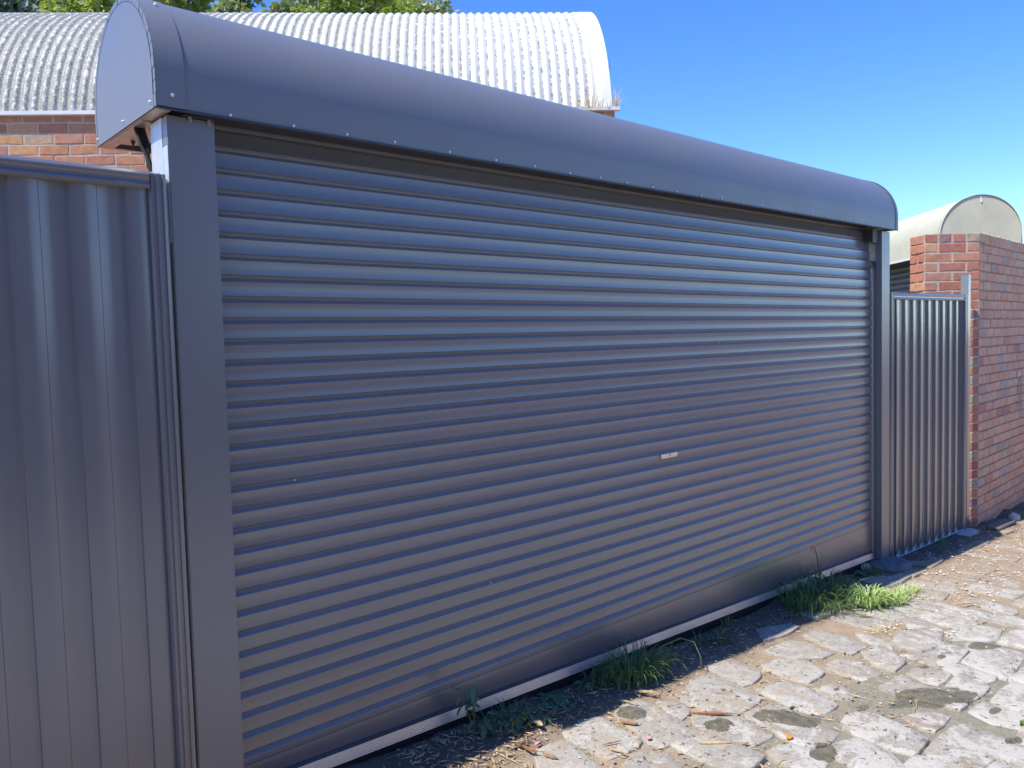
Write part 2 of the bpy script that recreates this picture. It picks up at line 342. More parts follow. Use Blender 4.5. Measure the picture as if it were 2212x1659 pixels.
# paving stones -------------------------------------------------------
STONES=[[(1.163,-0.201),(1.225,-0.214),(1.217,-0.271),(1.217,-0.385),(1.18,-0.555),(0.989,-0.383),(1.093,-0.264)],
[(1.339,-0.205),(1.39,-0.216),(1.481,-0.262),(1.475,-0.315),(1.46,-0.37),(1.446,-0.51),(1.399,-0.529),(1.239,-0.513),(1.245,-0.369),(1.256,-0.253)],
[(1.572,-0.273),(1.661,-0.24),(1.752,-0.251),(1.746,-0.33),(1.695,-0.604),(1.624,-0.617),(1.474,-0.591),(1.459,-0.542),(1.51,-0.438),(1.541,-0.305)],
[(1.328,-0.564),(1.426,-0.568),(1.445,-0.641),(1.418,-0.74),(1.377,-0.795),(1.182,-0.618)],
[(1.795,-0.323),(1.861,-0.382),(1.856,-0.441),(1.819,-0.482),(1.74,-0.496),(1.748,-0.431)],
[(1.788,-0.518),(1.911,-0.552),(1.941,-0.63),(1.906,-0.838),(1.77,-0.825),(1.708,-0.832),(1.715,-0.698),(1.721,-0.614)],
[(2.047,-0.256),(2.201,-0.223),(2.276,-0.307),(2.185,-0.613),(2.128,-0.63),(1.993,-0.626),(1.904,-0.507),(1.893,-0.391)],
[(2.303,-0.232),(2.492,-0.266),(2.46,-0.44),(2.396,-0.479),(2.297,-0.497),(2.25,-0.485),(2.271,-0.365)],
[(2.268,-0.546),(2.464,-0.594),(2.475,-0.658),(2.4,-0.875),(2.261,-0.881),(2.226,-0.837),(2.217,-0.75),(2.245,-0.639)],
[(1.998,-0.657),(2.185,-0.674),(2.186,-0.749),(2.123,-1.01),(2.013,-1.023),(1.928,-0.989),(1.911,-0.952),(1.951,-0.809),(1.96,-0.685)],
[(2.523,-0.414),(2.708,-0.425),(2.781,-0.509),(2.702,-0.658),(2.526,-0.665),(2.514,-0.616)],
[(2.811,-0.623),(2.951,-0.627),(2.977,-0.721),(2.911,-0.847),(2.745,-0.855),(2.771,-0.753),(2.763,-0.648)],
[(2.743,-0.311),(2.988,-0.319),(3.029,-0.416),(2.973,-0.574),(2.884,-0.566),(2.812,-0.519),(2.739,-0.435)],
[(3.104,-0.342),(3.289,-0.338),(3.22,-0.647),(3.028,-0.642),(3.022,-0.582),(3.061,-0.444)],
[(2.397,-0.991),(2.409,-1.052),(2.353,-1.285),(2.22,-1.295),(2.174,-1.294),(2.162,-1.221),(2.165,-1.104),(2.205,-0.991),(2.3,-0.967)],
[(2.43,-0.749),(2.588,-0.745),(2.615,-0.798),(2.522,-0.888),(2.487,-0.878),(2.443,-0.817)],
[(1.762,-0.902),(1.84,-0.899),(1.897,-0.939),(1.909,-1.003),(1.856,-1.098),(1.783,-1.108),(1.733,-1.072),(1.73,-0.954)],
[(1.929,-1.053),(2.021,-1.051),(2.154,-1.1),(2.121,-1.226),(2.045,-1.316),(1.905,-1.218)],
[(3.08,-0.69),(3.234,-0.688),(3.251,-0.732),(3.129,-0.876),(2.987,-0.891),(2.967,-0.814)],
[(2.034,-1.307),(2.172,-1.313),(2.208,-1.385),(2.139,-1.458),(1.971,-1.326)],
[(2.241,-1.323),(2.432,-1.312),(2.598,-1.321),(2.591,-1.516),(2.48,-1.517),(2.23,-1.511),(2.165,-1.452),(2.194,-1.362)],
[(2.768,-1.306),(2.942,-1.309),(2.965,-1.357),(2.932,-1.473),(2.904,-1.56),(2.755,-1.557),(2.715,-1.414),(2.732,-1.356)],
[(2.712,-0.939),(2.932,-0.946),(2.901,-1.057),(2.889,-1.164),(2.859,-1.262),(2.811,-1.272),(2.741,-1.268),(2.727,-1.156),(2.693,-1.043)],
[(2.936,-1.147),(3.148,-1.125),(3.176,-1.15),(3.111,-1.276),(2.968,-1.277),(2.896,-1.268),(2.913,-1.214)],
[(3.185,-1.045),(3.305,-1.043),(3.278,-1.258),(3.2,-1.266),(3.153,-1.247),(3.147,-1.156)],
[(3.006,-0.949),(3.087,-0.94),(3.172,-1.0),(3.152,-1.097),(2.964,-1.099),(2.948,-1.039)],
[(3.347,-0.722),(3.597,-0.682),(3.642,-0.711),(3.616,-0.885),(3.484,-0.904),(3.334,-0.882),(3.312,-0.787)],
[(3.231,-0.825),(3.335,-0.901),(3.592,-0.904),(3.544,-1.043),(3.334,-1.052),(3.194,-1.019)],
[(3.356,-1.081),(3.542,-1.069),(3.606,-1.164),(3.489,-1.286),(3.29,-1.301),(3.278,-1.258)],
[(3.662,-0.987),(3.725,-1.024),(3.746,-1.121),(3.742,-1.25),(3.535,-1.277),(3.648,-1.165),(3.576,-1.044)],
[(2.474,-1.136),(2.624,-1.195),(2.615,-1.275),(2.449,-1.275),(2.436,-1.223)],
[(3.359,-0.509),(3.392,-0.581),(3.328,-0.725),(3.263,-0.762),(3.254,-0.715),(3.293,-0.594)],
[(3.784,-0.84),(3.949,-0.891),(4.064,-0.95),(4.055,-1.052),(3.849,-1.076),(3.663,-0.908)],
[(3.802,-0.599),(3.92,-0.635),(3.811,-0.81),(3.664,-0.868),(3.667,-0.702)],
[(3.828,-1.097),(4.1,-1.093),(4.195,-1.135),(3.837,-1.242)],
[(4.012,-0.443),(4.132,-0.499),(4.097,-0.622),(3.916,-0.63),(3.926,-0.542)],
[(4.212,-0.438),(4.404,-0.5),(4.327,-0.622),(4.139,-0.635),(4.139,-0.532)],
[(4.518,-0.687),(4.623,-0.727),(4.57,-0.973),(4.468,-1.007),(4.339,-0.988),(4.428,-0.845)],
[(5.238,-0.293),(5.628,-0.306),(5.61,-0.557),(5.405,-0.588),(5.199,-0.54)],
[(5.197,-0.571),(5.352,-0.678),(5.32,-0.814),(5.133,-0.866),(5.033,-0.714)],
[(5.81,-0.51),(5.737,-0.635),(5.586,-0.609),(5.656,-0.524)],
[(2.978,-0.123),(3.207,-0.198),(3.198,-0.257),(2.965,-0.257),(2.855,-0.239)],
[(1.827,-0.539),(1.869,-0.564),(1.842,-0.623),(1.792,-0.624),(1.725,-0.587)]]
def inpoly(x,y,P):
    c=False; j=len(P)-1
    for i in range(len(P)):
        if (P[i][1]>y)!=(P[j][1]>y) and x<(P[j][0]-P[i][0])*(y-P[i][1])/(P[j][1]-P[i][1])+P[i][0]: c=not c
        j=i
    return c
def stone_mesh(P,rs,top=.016,step=.045):
    cx=sum(p[0] for p in P)/len(P); cy_=sum(p[1] for p in P)/len(P)
    O=[]
    for i in range(len(P)):
        a=Vector(P[i]); b=Vector(P[(i+1)%len(P)]); L=(b-a).length; n=max(1,int(L/step))
        for k in range(n): O.append(a.lerp(b,k/n))
    # soften corners, roughen the outline
    n=len(O); S=[]
    for i in range(n):
        q=O[i]*.92+(O[i-1]+O[(i+1)%n])*.04; q=q+(q-Vector((cx,cy_))).normalized()*.013
        q=q+Vector((nz(q.x,q.y,rs,30),nz(q.x+5,q.y,rs,30)))*.0055; S.append(q)
    tilt=(rs*7.13%1-.5)*.012,(rs*3.77%1-.5)*.012; v=[];c=Vector((cx,cy_))
    zc=gz(cx,cy_)
    def zt(q): return zc+(-.0335)*(q.x-cx)+top+tilt[0]*(q.x-cx)/.2+tilt[1]*(q.y-cy_)/.3+.0035*nz(q.x,q.y,rs,9)+.0015*nz(q.x,q.y,rs,30)
    rings=[(1.0,-.045),(1.0,-.006),(.975,-.0015),(.93,0),(.6,.0005),(.25,.0005)]
    for s,dz in rings:
        for q in S:
            p=c+(q-c)*s
            if s<.99 and s>.9:
                p=c+(q-c)*(1-(1-s)*.085/max(.05,(q-c).length))
            v.append((p.x-cx,p.y-cy_,(zt(p)+dz-(.003*abs(nz(p.x,p.y,rs+3,30)) if s>.95 else 0))-zc))
    v.append((0,0,zt(c)-zc))
    f=[]
    for r_ in range(len(rings)-1):
        for i in range(n): f.append((r_*n+i,r_*n+(i+1)%n,(r_+1)*n+(i+1)%n,(r_+1)*n+i))
    k=(len(rings)-1)*n
    for i in range(n): f.append((k+i,k+(i+1)%n,len(v)-1))
    me=mesh('paving_stone',v,f,50); return me,(cx,cy_,zc)
def orient(P):
    a=sum(P[i][0]*P[(i+1)%len(P)][1]-P[(i+1)%len(P)][0]*P[i][1] for i in range(len(P)))
    return P if a>0 else P[::-1]
stones=[]
def put_stone(P,rs,top):
    me,c=stone_mesh(orient(P),rs,top); o=link('paving_stone',me,STONE,lane); o.location=c; stones.append(o)
rr=random.Random(3)
for i,P in enumerate(STONES): put_stone(P,i*1.37+.3,rr.uniform(.008,.013) if min(p[0] for p in P)<3.9 else .006)
cent=[(sum(p[0] for p in P)/len(P),sum(p[1] for p in P)/len(P)) for P in STONES]
rows=[-.06,-.27,-.60,-.93,-1.31,-1.52,-1.86,-2.2,-2.5,-2.86,-3.2,-3.5,-3.85,-4.2,-4.55,-4.9,-5.25,-5.55]
stuff=[]
def clash(P):
    mx=sum(p[0] for p in P)/4; my=sum(p[1] for p in P)/4
    T=[(mx,my)]+[((p[0]*.74+mx*.26),(p[1]*.74+my*.26)) for p in P]+[((P[i][0]+P[i-1][0])*.4+mx*.2,(P[i][1]+P[i-1][1])*.4+my*.2) for i in range(4)]
    return any(inpoly(x,y,Q) for Q in STONES for x,y in T) or any(inpoly(sum(q[0] for q in Q)/len(Q),sum(q[1] for q in Q)/len(Q),P) for Q in STONES)
for k in range(len(rows)-1):
    y0,y1=rows[k],rows[k+1]; x=-5.8+rr.random()*.2
    while x<16:
        wd=rr.uniform(.17,.26) if abs(y1-y0)>.25 else rr.uniform(.28,.4)
        if k==0 and (x<2.9 or rr.random()<.45): x+=wd; continue
        g1=rr.uniform(.008,.02); j=lambda:rr.uniform(-.012,.012)
        P=[(x+g1+j(),y1+g1+j()),(x+wd-g1+j(),y1+g1+j()),(x+wd-g1+j(),y0-g1+j()),(x+g1+j(),y0-g1+j())]
        cx_,cy2=x+wd/2,(y0+y1)/2
        hidden= (k==1 and x<1.15) or (k==2 and x<.9)
        if not clash(P) and not hidden and not(cx_>6.4 and cy2>-.12):
            far=(cx_-4.6)*.5+cy2>.6
            dirt=max(0,min(1,(cx_+cy2*.9-3.6)/1.0))
            top=rr.uniform(.009,.017)*(1-dirt)+rr.uniform(-.004,.006)*dirt
            vis=(.2<cx_<9.2 and cy2>-1.9 and cy2>-.05-(8.4-cx_)*.30-.25 and cx_>.4)
            if vis and len(stones)<290: put_stone(P,rr.random()*50,top)
            else: stuff.append((P,rr.random()*50,top))
        x+=wd
v=[];f=[]
for P,rs,top in stuff:
    me,c=stone_mesh(orient(P),rs,top,.2); k=len(v)
    v+=[(p.co.x+c[0],p.co.y+c[1],p.co.z+c[2]) for p in me.vertices]; f+=[tuple(i+k for i in q.vertices) for q in me.polygons]
    bpy.data.meshes.remove(me)
o=link('paving_stones',mesh('paving_stones',v,f,50),STONE,lane); o['kind']='stuff'
print('stones',len(stones),len(stuff))

# ------------------------------------------------------------------ roller door
PZ0,PITCH=2.1646,.0710
def curt_y(z):
    y=.060+.12*max(0,z-1.75)**2
    if z>2.22: y+=.5*(z-2.22)**2
    return y
door=thing('roller_door','closed charcoal steel roller door with horizontal ribs and a small silver lock plate','roller door',(2.42,.06,0))
def dlink(name,me,mat,parent=None,root=door):
    o=link(name,me,mat,parent or root)
    if parent is None: o.matrix_parent_inverse=Matrix.Translation(-root.location)
    return o
PAN=[(0,0)]+[(.0465*i/8,.0014*math.sin(math.pi*i/8)) for i in range(1,8)]+[(.0465,0),(.0472,-.0008),(.0480,.0003),(.0525,.0085),(.0537,.0092),(.0552,.0080),(.0568,.0093),(.0582,.0094),(.0700,.0009),(.0710,0)]
def slat(ztop,zstart=0.0):
    nx=26; v=[];f=[];n=len(PAN)
    for i in range(nx+1):
        x=-.03+(4.905+.0)*i/nx
        for (vv,yy) in PAN:
            z=ztop-vv
            wv=.0011*nz(x,z,1,.9)+.0004*nz(x,z*3,4,3)
            v.append((x,curt_y(z)+yy+wv,z))
    for i in range(nx):
        for j in range(n-1): f.append((i*n+j,i*n+j+1,(i+1)*n+j+1,(i+1)*n+j))
    me=mesh('slat',v,f,28); return me
# groove centre sits .052 below the top of a slat
for k in range(-3,29):
    zt=PZ0-PITCH*k+.052
    dlink('slat',slat(zt),STEEL)
def slope_z(x,off): return off-.0335*x
ztb=PZ0-PITCH*28+.052-PITCH      # top of bottom panel
v=[];f=[];nx=44
for i in range(nx+1):
    x=-.03+4.905*i/nx
    zs=[ztb,ztb-.018,.134-.003*x+.001,.134-.003*x,.134-.003*x-.0015]
    zb=slope_z(x,.067); ys=[0,.001,.0015,-.0022,-.0022]
    zz=zs+[zs[-1]+(zb-zs[-1])*t for t in (.3,.6,1)]; yy=ys+[-.0015,.0005,.002]
    for a,b in zip(zz,yy): v.append((x,.060+b+.0012*nz(x,a*2,5,1.1),a))
n=8
for i in range(nx):
    for j in range(n-1): f.append((i*n+j,i*n+j+1,(i+1)*n+j+1,(i+1)*n+j))
dlink('bottom_panel',mesh('bottom_panel',v,f,30),STEEL)
# aluminium weather bar with five fine ribs, dark capping above, rubber below drawn tall to stand in for the gap's darkness
mb=MB(); L0,L1=(-.03,.055),(4.872,.055)
ty=lambda h,d=0:(-.017+.0085*h/.0425+d,h)
prof=[(-.0,.0)]+[p for k in range(5) for p in (ty(.0013+k*.0078),ty(.0013+k*.0078+.0050),ty(.0013+k*.0078+.0052,.004),ty(.0013+k*.0078+.0076,.004))]+[ty(.0403),ty(.0425),(0,.0425)]
mb.prism(prof,(-.03,.058,slope_z(-.03,.0245)),(4.868,.058,slope_z(4.868,.0245)),Y3,Z3)
rail=dlink('weather_bar',mb.mesh('weather_bar'),ALU)
mb=MB(); mb.prism([(0,0),(-.010,0),(-.011,.006),(-.006,.011),(0,.012)],(-.03,.060,slope_z(-.03,.067)),(4.87,.060,slope_z(4.87,.067)),Y3,Z3)
dlink('bar_capping',mb.mesh('bar_capping'),DARK)
mb=MB(); mb.prism([(0,0),(-.012,.0),(-.012,-.018),(-.004,-.10),(.01,-.10),(.02,0)],(-.03,.066,slope_z(-.03,.0245)),(4.868,.066,slope_z(4.868,.0245)),Y3,Z3)
dlink('dark_gap_seal',mb.mesh('dark_gap_seal'),RUBBER)
# faint pen marks on the weather bar
def text(s,size,loc,mat,parent,name):
    c=bpy.data.curves.new(name,'FONT'); c.body=s; c.size=size; c.extrude=.0001
    t=bpy.data.objects.new(name,c); COL.objects.link(t)
    dg=bpy.context.evaluated_depsgraph_get(); me=bpy.data.meshes.new_from_object(t.evaluated_get(dg))
    bpy.data.objects.remove(t); bpy.data.curves.remove(c); me.materials.clear()
    o=link(name,me,mat,parent); return o
for s,x in (('IN',4.53),('ISN',3.78)):
    t=text(s,.036,None,INK,rail,'pen_mark'); t.matrix_world=Matrix.Translation((x,.0455,slope_z(x,.0315)))@Matrix.Rotation(R(90),4,'X')
# lock plate
mb=MB(); mb.prism([(-.0715,-.0125),(.064,-.0125),(.0715,-.006),(.0715,.0125),(-.0715,.0125)],(2.414,.052,.9285),(2.414,.061,.9285),X3,Z3)
hd=dlink('lock_plate',mb.mesh('lock_plate',None,.0015),ZINC)
mb=MB(); mb.tube([(2.417,.0505,.931),(2.417,.0525,.931)],.0058,12); o=link('lock_barrel',mb.mesh('lock_barrel',40),CREAME,hd)
mb=MB(); mb.box((2.4160,.0498,.9265),(2.418,.0506,.9355)); link('key_slot',mb.mesh('key_slot'),RUBBER,hd)
mb=MB(); mb.box((2.4145,.0508,.9165),(2.4195,.0516,.9245)); link('key_cover',mb.mesh('key_cover'),ALU,hd)
for x,z in ((.255,1.094),(2.9,1.52),(3.35,.92),(1.15,.52)):
    mb=MB(); yy=curt_y(z)+.0005; mb.tube([(x,yy+.003,z),(x+.001,yy-.001,z+.001)],.0032,7,.002); dlink('white_fleck',mb.mesh('white_fleck'),WHITEZ)
# guide tracks
mb=MB(); mb.prism([(-.026,0),(.0,0),(.0,.055),(-.026,.055),(-.026,.050),(-.006,.050),(-.006,.005),(-.026,.005)],(4.903,.047,-.20),(4.903,.047,2.02),X3,Y3)
mb.prism([(-.026,0),(.0,0),(.0,.055),(-.004,.055),(-.004,.004),(-.026,.004)],(4.903,.047,2.02),(4.912,.075,2.08),X3,Y3)
dlink('guide_track',mb.mesh('guide_track',None,.0012),POSTM)
mb=MB(); mb.prism([(.026,0),(.0,0),(.0,.055),(.026,.055),(.026,.050),(.006,.050),(.006,.005),(.026,.005)],(-.052,.051,-.06),(-.052,.051,2.1),X3,Y3)
dlink('guide_track',mb.mesh('guide_track'),POSTM)
# drum of rolled curtain inside the hood
mb=MB(); mb.tube([(.02,.30,2.455),(4.86,.30,2.455)],.185,40); dlink('rolled_curtain',mb.mesh('rolled_curtain',40),DARK)
mb=MB(); mb.tube([(-.165,.30,2.455),(5.05,.30,2.455)],.022,16); dlink('axle',mb.mesh('axle',40),ZINC)

# ------------------------------------------------------------------ hood over the roller
HX0,HX1,HC,HR,HB=-.189,5.07,(.2735,2.394),.3165,2.300
def arch(rad=0,nn=40,y0=None,zb=None):
    r=HR+rad; P=[(HC[0]-r,HB if zb is None else zb)]
    for i in range(nn+1):
        a=math.pi-math.pi*i/nn; P.append((HC[0]+r*math.cos(a),HC[1]+r*math.sin(a)))
    P.append((HC[0]+r,HB if zb is None else zb)); return P
hood=thing('door_hood','long half-round charcoal steel hood covering the roller above the door','hood',(2.44,.27,HB))
def hlink(name,me,mat,parent=None): return dlink(name,me,mat,parent,hood)
A=arch(); B=arch(-.0015)
v=[];f=[];nx=60
for i in range(nx+1):
    x=HX0+.004+(HX1-.006-HX0)*i/nx
    for j,(y,z) in enumerate(A):
        d=.0014*nz(x,j*.07,2,1.0); v.append((x,y+(y-HC[0])/HR*d,z+max(0,(z-HC[1])/HR)*d))
n=len(A)
for i in range(nx):
    for j in range(n-1): f.append((i*n+j,i*n+j+1,(i+1)*n+j+1,(i+1)*n+j))
me=mesh('curved_sheet',v,f,40); sh=hlink('curved_sheet',me,HOODM)
# lapped collar at the near end
mb=MB(); C0=arch(.0035,40)
mb.prism(C0+arch(.0005,40)[::-1],(HX0,0,0),(HX0+.085,0,0),Y3,Z3,False); me=mb.mesh('end_collar',40); o=hlink('end_collar',me,HOODM)
# return lip along the bottom front and back
mb=MB(); mb.prism([(0,0),(.020,0),(.020,-.0012),(.0,-.0018)],(HX0,HC[0]-HR-.002,HB),(HX1,HC[0]-HR-.002,HB),Y3,Z3)
mb.prism([(-.0015,-.004),(.0005,-.004),(.0005,.003),(-.0015,.003)],(HX0,HC[0]-HR-.002,HB),(HX1,HC[0]-HR-.002,HB),Y3,Z3)
hlink('front_lip',mb.mesh('front_lip'),DARK)
mb=MB(); mb.prism([(0,0),(-.020,0),(-.020,.022),(-.018,.022),(-.018,.002),(0,.002)],(HX0,HC[0]+HR,HB),(HX1,HC[0]+HR,HB),Y3,Z3)
hlink('back_lip',mb.mesh('back_lip'),WARMREFL)
# near end cap: plate plus bent-over tabs round the rim
def cap(x,sgn,rad):
    P=arch(rad,48); mb=MB(); mb.prism(P,(x,0,0),(x+sgn*.0015,0,0),Y3,Z3); return mb.mesh('end_cap')
ec=hlink('end_cap',cap(HX0-.004,1,-.018),HOODM)
P0_=arch(-.0175,46); P1_=arch(.003,46)
full=len(P0_)
def lenp(P):
    s=[0]
    for a,b in zip(P,P[1:]): s.append(s[-1]+math.dist(a,b))
    return s
s0=lenp(P0_); s1=lenp(P1_)
def at(P,s,t):
    T=t*s[-1]
    for i in range(len(P)-1):
        if s[i+1]>=T-1e-9:
            k=(T-s[i])/(s[i+1]-s[i]); return (P[i][0]+(P[i+1][0]-P[i][0])*k,P[i][1]+(P[i+1][1]-P[i][1])*k)
    return P[-1]
NT=30
for k in range(NT):
    a,b=k/NT+.0011,(k+1)/NT-.0011; q=[at(P0_,s0,a+(b-a)*i/3) for i in range(4)]+[at(P1_,s1,b-(b-a)*i/3) for i in range(4)]
    mb=MB(); dx=-.0003-.0012*(k%3==0)
    mb.prism(q,(HX0-.0025+dx,0,0),(HX0+.001,0,0),Y3,Z3); link('rim_tab',mb.mesh('rim_tab'),HOODM,ec)
mb=MB(); mb.prism(arch(-.0165,48)+arch(-.0185,48)[::-1],(HX0-.0046,0,0),(HX0-.0036,0,0),Y3,Z3); link('rim_groove',mb.mesh('rim_groove'),DARK,ec)
ec.matrix_parent_inverse=ec.matrix_parent_inverse
mb=MB(); mb.prism(arch(.002,40),(HX1-.002,0,0),(HX1,0,0),Y3,Z3); hlink('end_cap',mb.mesh('end_cap'),HOODM)
mb=MB(); mb.prism(arch(.0035,40)+arch(.0005,40)[::-1],(HX1-.030,0,0),(HX1+.004,0,0),Y3,Z3,False); o=hlink('end_collar',mb.mesh('end_collar',40),HOODM)
# underside: end flange, bracket plate with two bolts, stay
mb=MB(); mb.box((HX0+.001,HC[0]-HR+.02,HB-.001),(HX0+.048,HC[0]+HR-.002,HB+.001)); hlink('end_flange',mb.mesh('end_flange'),WARMREFL)
mb=MB(); mb.prism([(0,.13),(0,.47),(.075,.47),(.110,.43),(.118,.21),(.118,.13)],(HX0+.008,0,HB-.006),(HX0+.008,0,HB-.002),X3,Y3)
br=hlink('bracket_plate',mb.mesh('bracket_plate'),WARMREFL)
for y in (.20,.40):
    mb=MB(); mb.tube([(HX0+.062,y,HB-.002),(HX0+.062,y,HB-.014)],.0075,6); mb.tube([(HX0+.062,y,HB-.012),(HX0+.062,y,HB-.024)],.004,8)
    link('bolt',mb.mesh('bolt'),DARK,br)
mb=MB(); mb.tube([(HX0+.125,.13,HB-.010),(HX0+.125,.37,HB-.010)],.010,10); hlink('stay_rod',mb.mesh('stay_rod',40),CREAME)
for y in (-.025,): pass
# screws
def screw(p,nrm,r=.0032,parent=None):
    nrm=Vector(nrm).normalized(); p=Vector(p)
    mb=MB(); mb.tube([p,p+nrm*.002],r*1.5,12); mb.tube([p+nrm*.002,p+nrm*.006],r,6); return mb.mesh('screw',None)
xsr=[.0356,.2527,.4563,.6571,.9117,1.1512,1.3722,1.5867,1.7909,1.9801]
while xsr[-1]<4.75: xsr.append(xsr[-1]+random.uniform(.19,.225))
for x in xsr: hlink('screw',screw((x,HC[0]-HR-.001,HB+.011+random.uniform(-.002,.003)),(0,-1,.1)),WHITEZ)
hlink('screw',screw((HX0+.045,HC[0]-HR-.004,HB+.040),(0,-1,.1),.004),WHITEZ)
a=R(128); hlink('screw',screw((HX0+.05,HC[0]+(HR+.005)*math.cos(a),HC[1]+(HR+.005)*math.sin(a)),(0,math.cos(a),math.sin(a)),.0035),WHITEZ)
for y,z in ((.0,HB+.022),(.27,HB+.022),(.565,HB+.022)): hlink('screw',screw((HX0-.004,y,z),(-1,0,0),.003),WHITEZ)
# hanging bracket foot over the near post, and at the far end
for x0,x1 in ((-.035,.0),(4.76,4.875)):
    pass
mb=MB(); mb.box((-.100,-.012,HB-.006),(.0,.05,HB-.0022)); fb=hlink('mounting_bracket',mb.mesh('mounting_bracket'),DARK)
for x in (-.078,-.018):
    mb=MB(); mb.tube([(x,-.004,HB-.004),(x,-.004,HB-.020)],.0055,6); link('bolt',mb.mesh('bolt'),WARMREFL,fb)
mb=MB(); mb.box((4.80,.02,2.20),(4.885,.028,HB-.002)); mb.box((4.80,.028,2.205),(4.812,.16,HB-.002)); hlink('mounting_bracket',mb.mesh('mounting_bracket'),DARK)
mb=MB(); mb.box((4.81,-.02,HB-.005),(4.875,.02,HB-.0022)); hlink('mounting_bracket',mb.mesh('mounting_bracket'),WARMREFL)

# ------------------------------------------------------------------ door posts
def post(name,label,x0,x1,zb,zt,rear):
    t=thing(name,label,'post',((x0+x1)/2,.02,zb),'steel posts beside the roller door')
    o=link('face',bxmesh('face',(x0,0,zb),(x1,.047,zt),.0022,2,40),POSTM,t); o.matrix_parent_inverse=Matrix.Translation(-t.location)
    mb=MB()
    for b in rear: mb.box(*b)
    o=link('web',mb.mesh('web',None,.001),GALV if x0<1 else POSTM,t); o.matrix_parent_inverse=Matrix.Translation(-t.location)
    return t
pl=post('door_post','wide charcoal steel post at the near left end of the roller door',-.147,0,-.08,HB-.008,[((-.149,.0475,-.08),(-.06,.150,HB-.008)),((-.1485,.004,1.9),(-.1472,.046,HB-.10)),((-.163,.020,-.08),(-.1492,.045,2.10))])  # last rear box is a filler added to close the sunlit gap
pr=post('door_post','charcoal steel post at the far right end of the roller door, in a concrete footing',4.904,5.039,-.235,HB-.010,[((4.93,.0475,-.235),(5.037,.14,HB-.01))])
# ------------------------------------------------------------------ steel fence and gate
def rib_profile(w=.1515):
    # one pressed rib seen in plan: front face, rolled-back edge, crease, pan, sharp step forward
    A=[(0,0),(.0025,-.0012),(.018,-.0014),(.034,-.0012)]+[(.034+.0395*t,-.0012+.0070*t*t) for t in (.2,.4,.6,.8,1)]
    B=[(.0742,.0071),(.0752,.0062)]+[(.0752+.036*t,.0062+.0062*(1-(1-t)**2)) for t in (.2,.4,.6,.8,1)]
    return A+B+[(.130,.0128),(.1478,.0128),(.1500,.0112),(.1515,0)]
def fence_ribs(x0,x1,xa,y,zb,zt,mat,root,first=0):
    # xa: x of one step
    k=math.floor((x0-xa)/.1515); x=xa+k*.1515
    while x<x1:
        pr_=[(u,v) for u,v in rib_profile()]
        a,b=max(x,x0),min(x+.1515,x1)
        P=[]
        for (u0,v0),(u1,v1) in zip(pr_,pr_[1:]):
            for u,v in ((u0,v0),(u1,v1)):
                if a-1e-6<=x+u<=b+1e-6 and (not P or P[-1]!=(x+u,v)): P.append((x+u,v))
        if len(P)>1:
            V=[];F=[];zs=[0,.12,.3,.5,.7,.88,1]
            for t in zs:
                for u,v in P:
                    zbx=zb(u); z=zbx+(zt-zbx)*t; V.append((u+.0006*nz(u,z,3,1.0),y+v+.0006*nz(u*2,z,9,.9),z))
            n=len(P)
            for i in range(len(zs)-1):
                for j in range(n-1): F.append((i*n+j,i*n+j+1,(i+1)*n+j+1,(i+1)*n+j))
            o=link('infill_rib',mesh('infill_rib',V,F,40),mat,root); o.matrix_parent_inverse=Matrix.Translation(-root.location)
        x+=.1515
def rails(prof,x0,x1,z0,z1,y,mat,root,name):
    mb=MB(); mb.prism(prof,(x0,y,z0),(x1,y,z1),Y3,Z3); o=link(name,mb.mesh(name,None),mat,root); o.matrix_parent_inverse=Matrix.Translation(-root.location)
RAILP=[(.045,0),(.002,0),(-.006,.001),(-.0105,.004),(-.0115,.011),(-.0075,.0165),(-.004,.021),(-.004,.027),(-.0095,.033),(-.0105,.040),(-.0112,.0400),(-.0100,.0440),(-.0020,.0535),(.002,.0548),(.045,.0548)]
CHP=[(0,.0),(.0055,-.0095),(.011,-.0105),(.014,-.0065),(.0165,-.0065),(.019,-.0105),(.029,-.0105),(.032,-.0055),(.0375,-.0055),(.040,-.0105),(.049,-.0085),(.050,.0),(.050,.045),(.0,.045)]
fence=thing('steel_fence','charcoal ribbed steel fence panel left of the roller door under the brick shed','fence',(-1.8,.02,-.03))
fence_ribs(-3.6,-.2,-.2757,.012,lambda x:-.06,2.075,FENCEM,fence)
rails(RAILP,-3.6,-.2105,2.0585,2.0585,0,FENCEM,fence,'top_rail')
mb=MB(); mb.prism([(u,v+.0) for u,v in CHP],(-.2105,.004,-.06),(-.2105,.004,2.107),X3,Y3); o=link('end_channel',mb.mesh('end_channel'),FENCEM,fence); o.matrix_parent_inverse=Matrix.Translation(-fence.location)
for x in (-.196,-.176):
    o=link('screw',screw((x,.010,2.107),(0,0,1),.004),WHITEZ,fence); o.matrix_parent_inverse=Matrix.Translation(-fence.location)
gate=thing('steel_gate','narrow charcoal ribbed steel gate between the far door post and the brick pier','gate',(5.8,.02,-.24))
fence_ribs(5.105,6.565,5.191,.014,lambda x:-.205-.0217*(x-5),1.82,GATEM,gate)
rails(RAILP,5.105,6.562,1.7925,1.7985,.004,GATEM,gate,'top_rail')
mb=MB(); GB=[(.045,0),(-.012,.0),(-.014,.003),(-.006,.022),(-.004,.024),(-.0045,.034),(-.012,.038),(-.013,.050),(-.009,.0535),(.045,.054)]
mb.prism(GB,(5.105,.004,-.2335),(6.562,.004,-.2652),Y3,Z3); o=link('bottom_rail',mb.mesh('bottom_rail'),GATEM,gate); o.matrix_parent_inverse=Matrix.Translation(-gate.location)
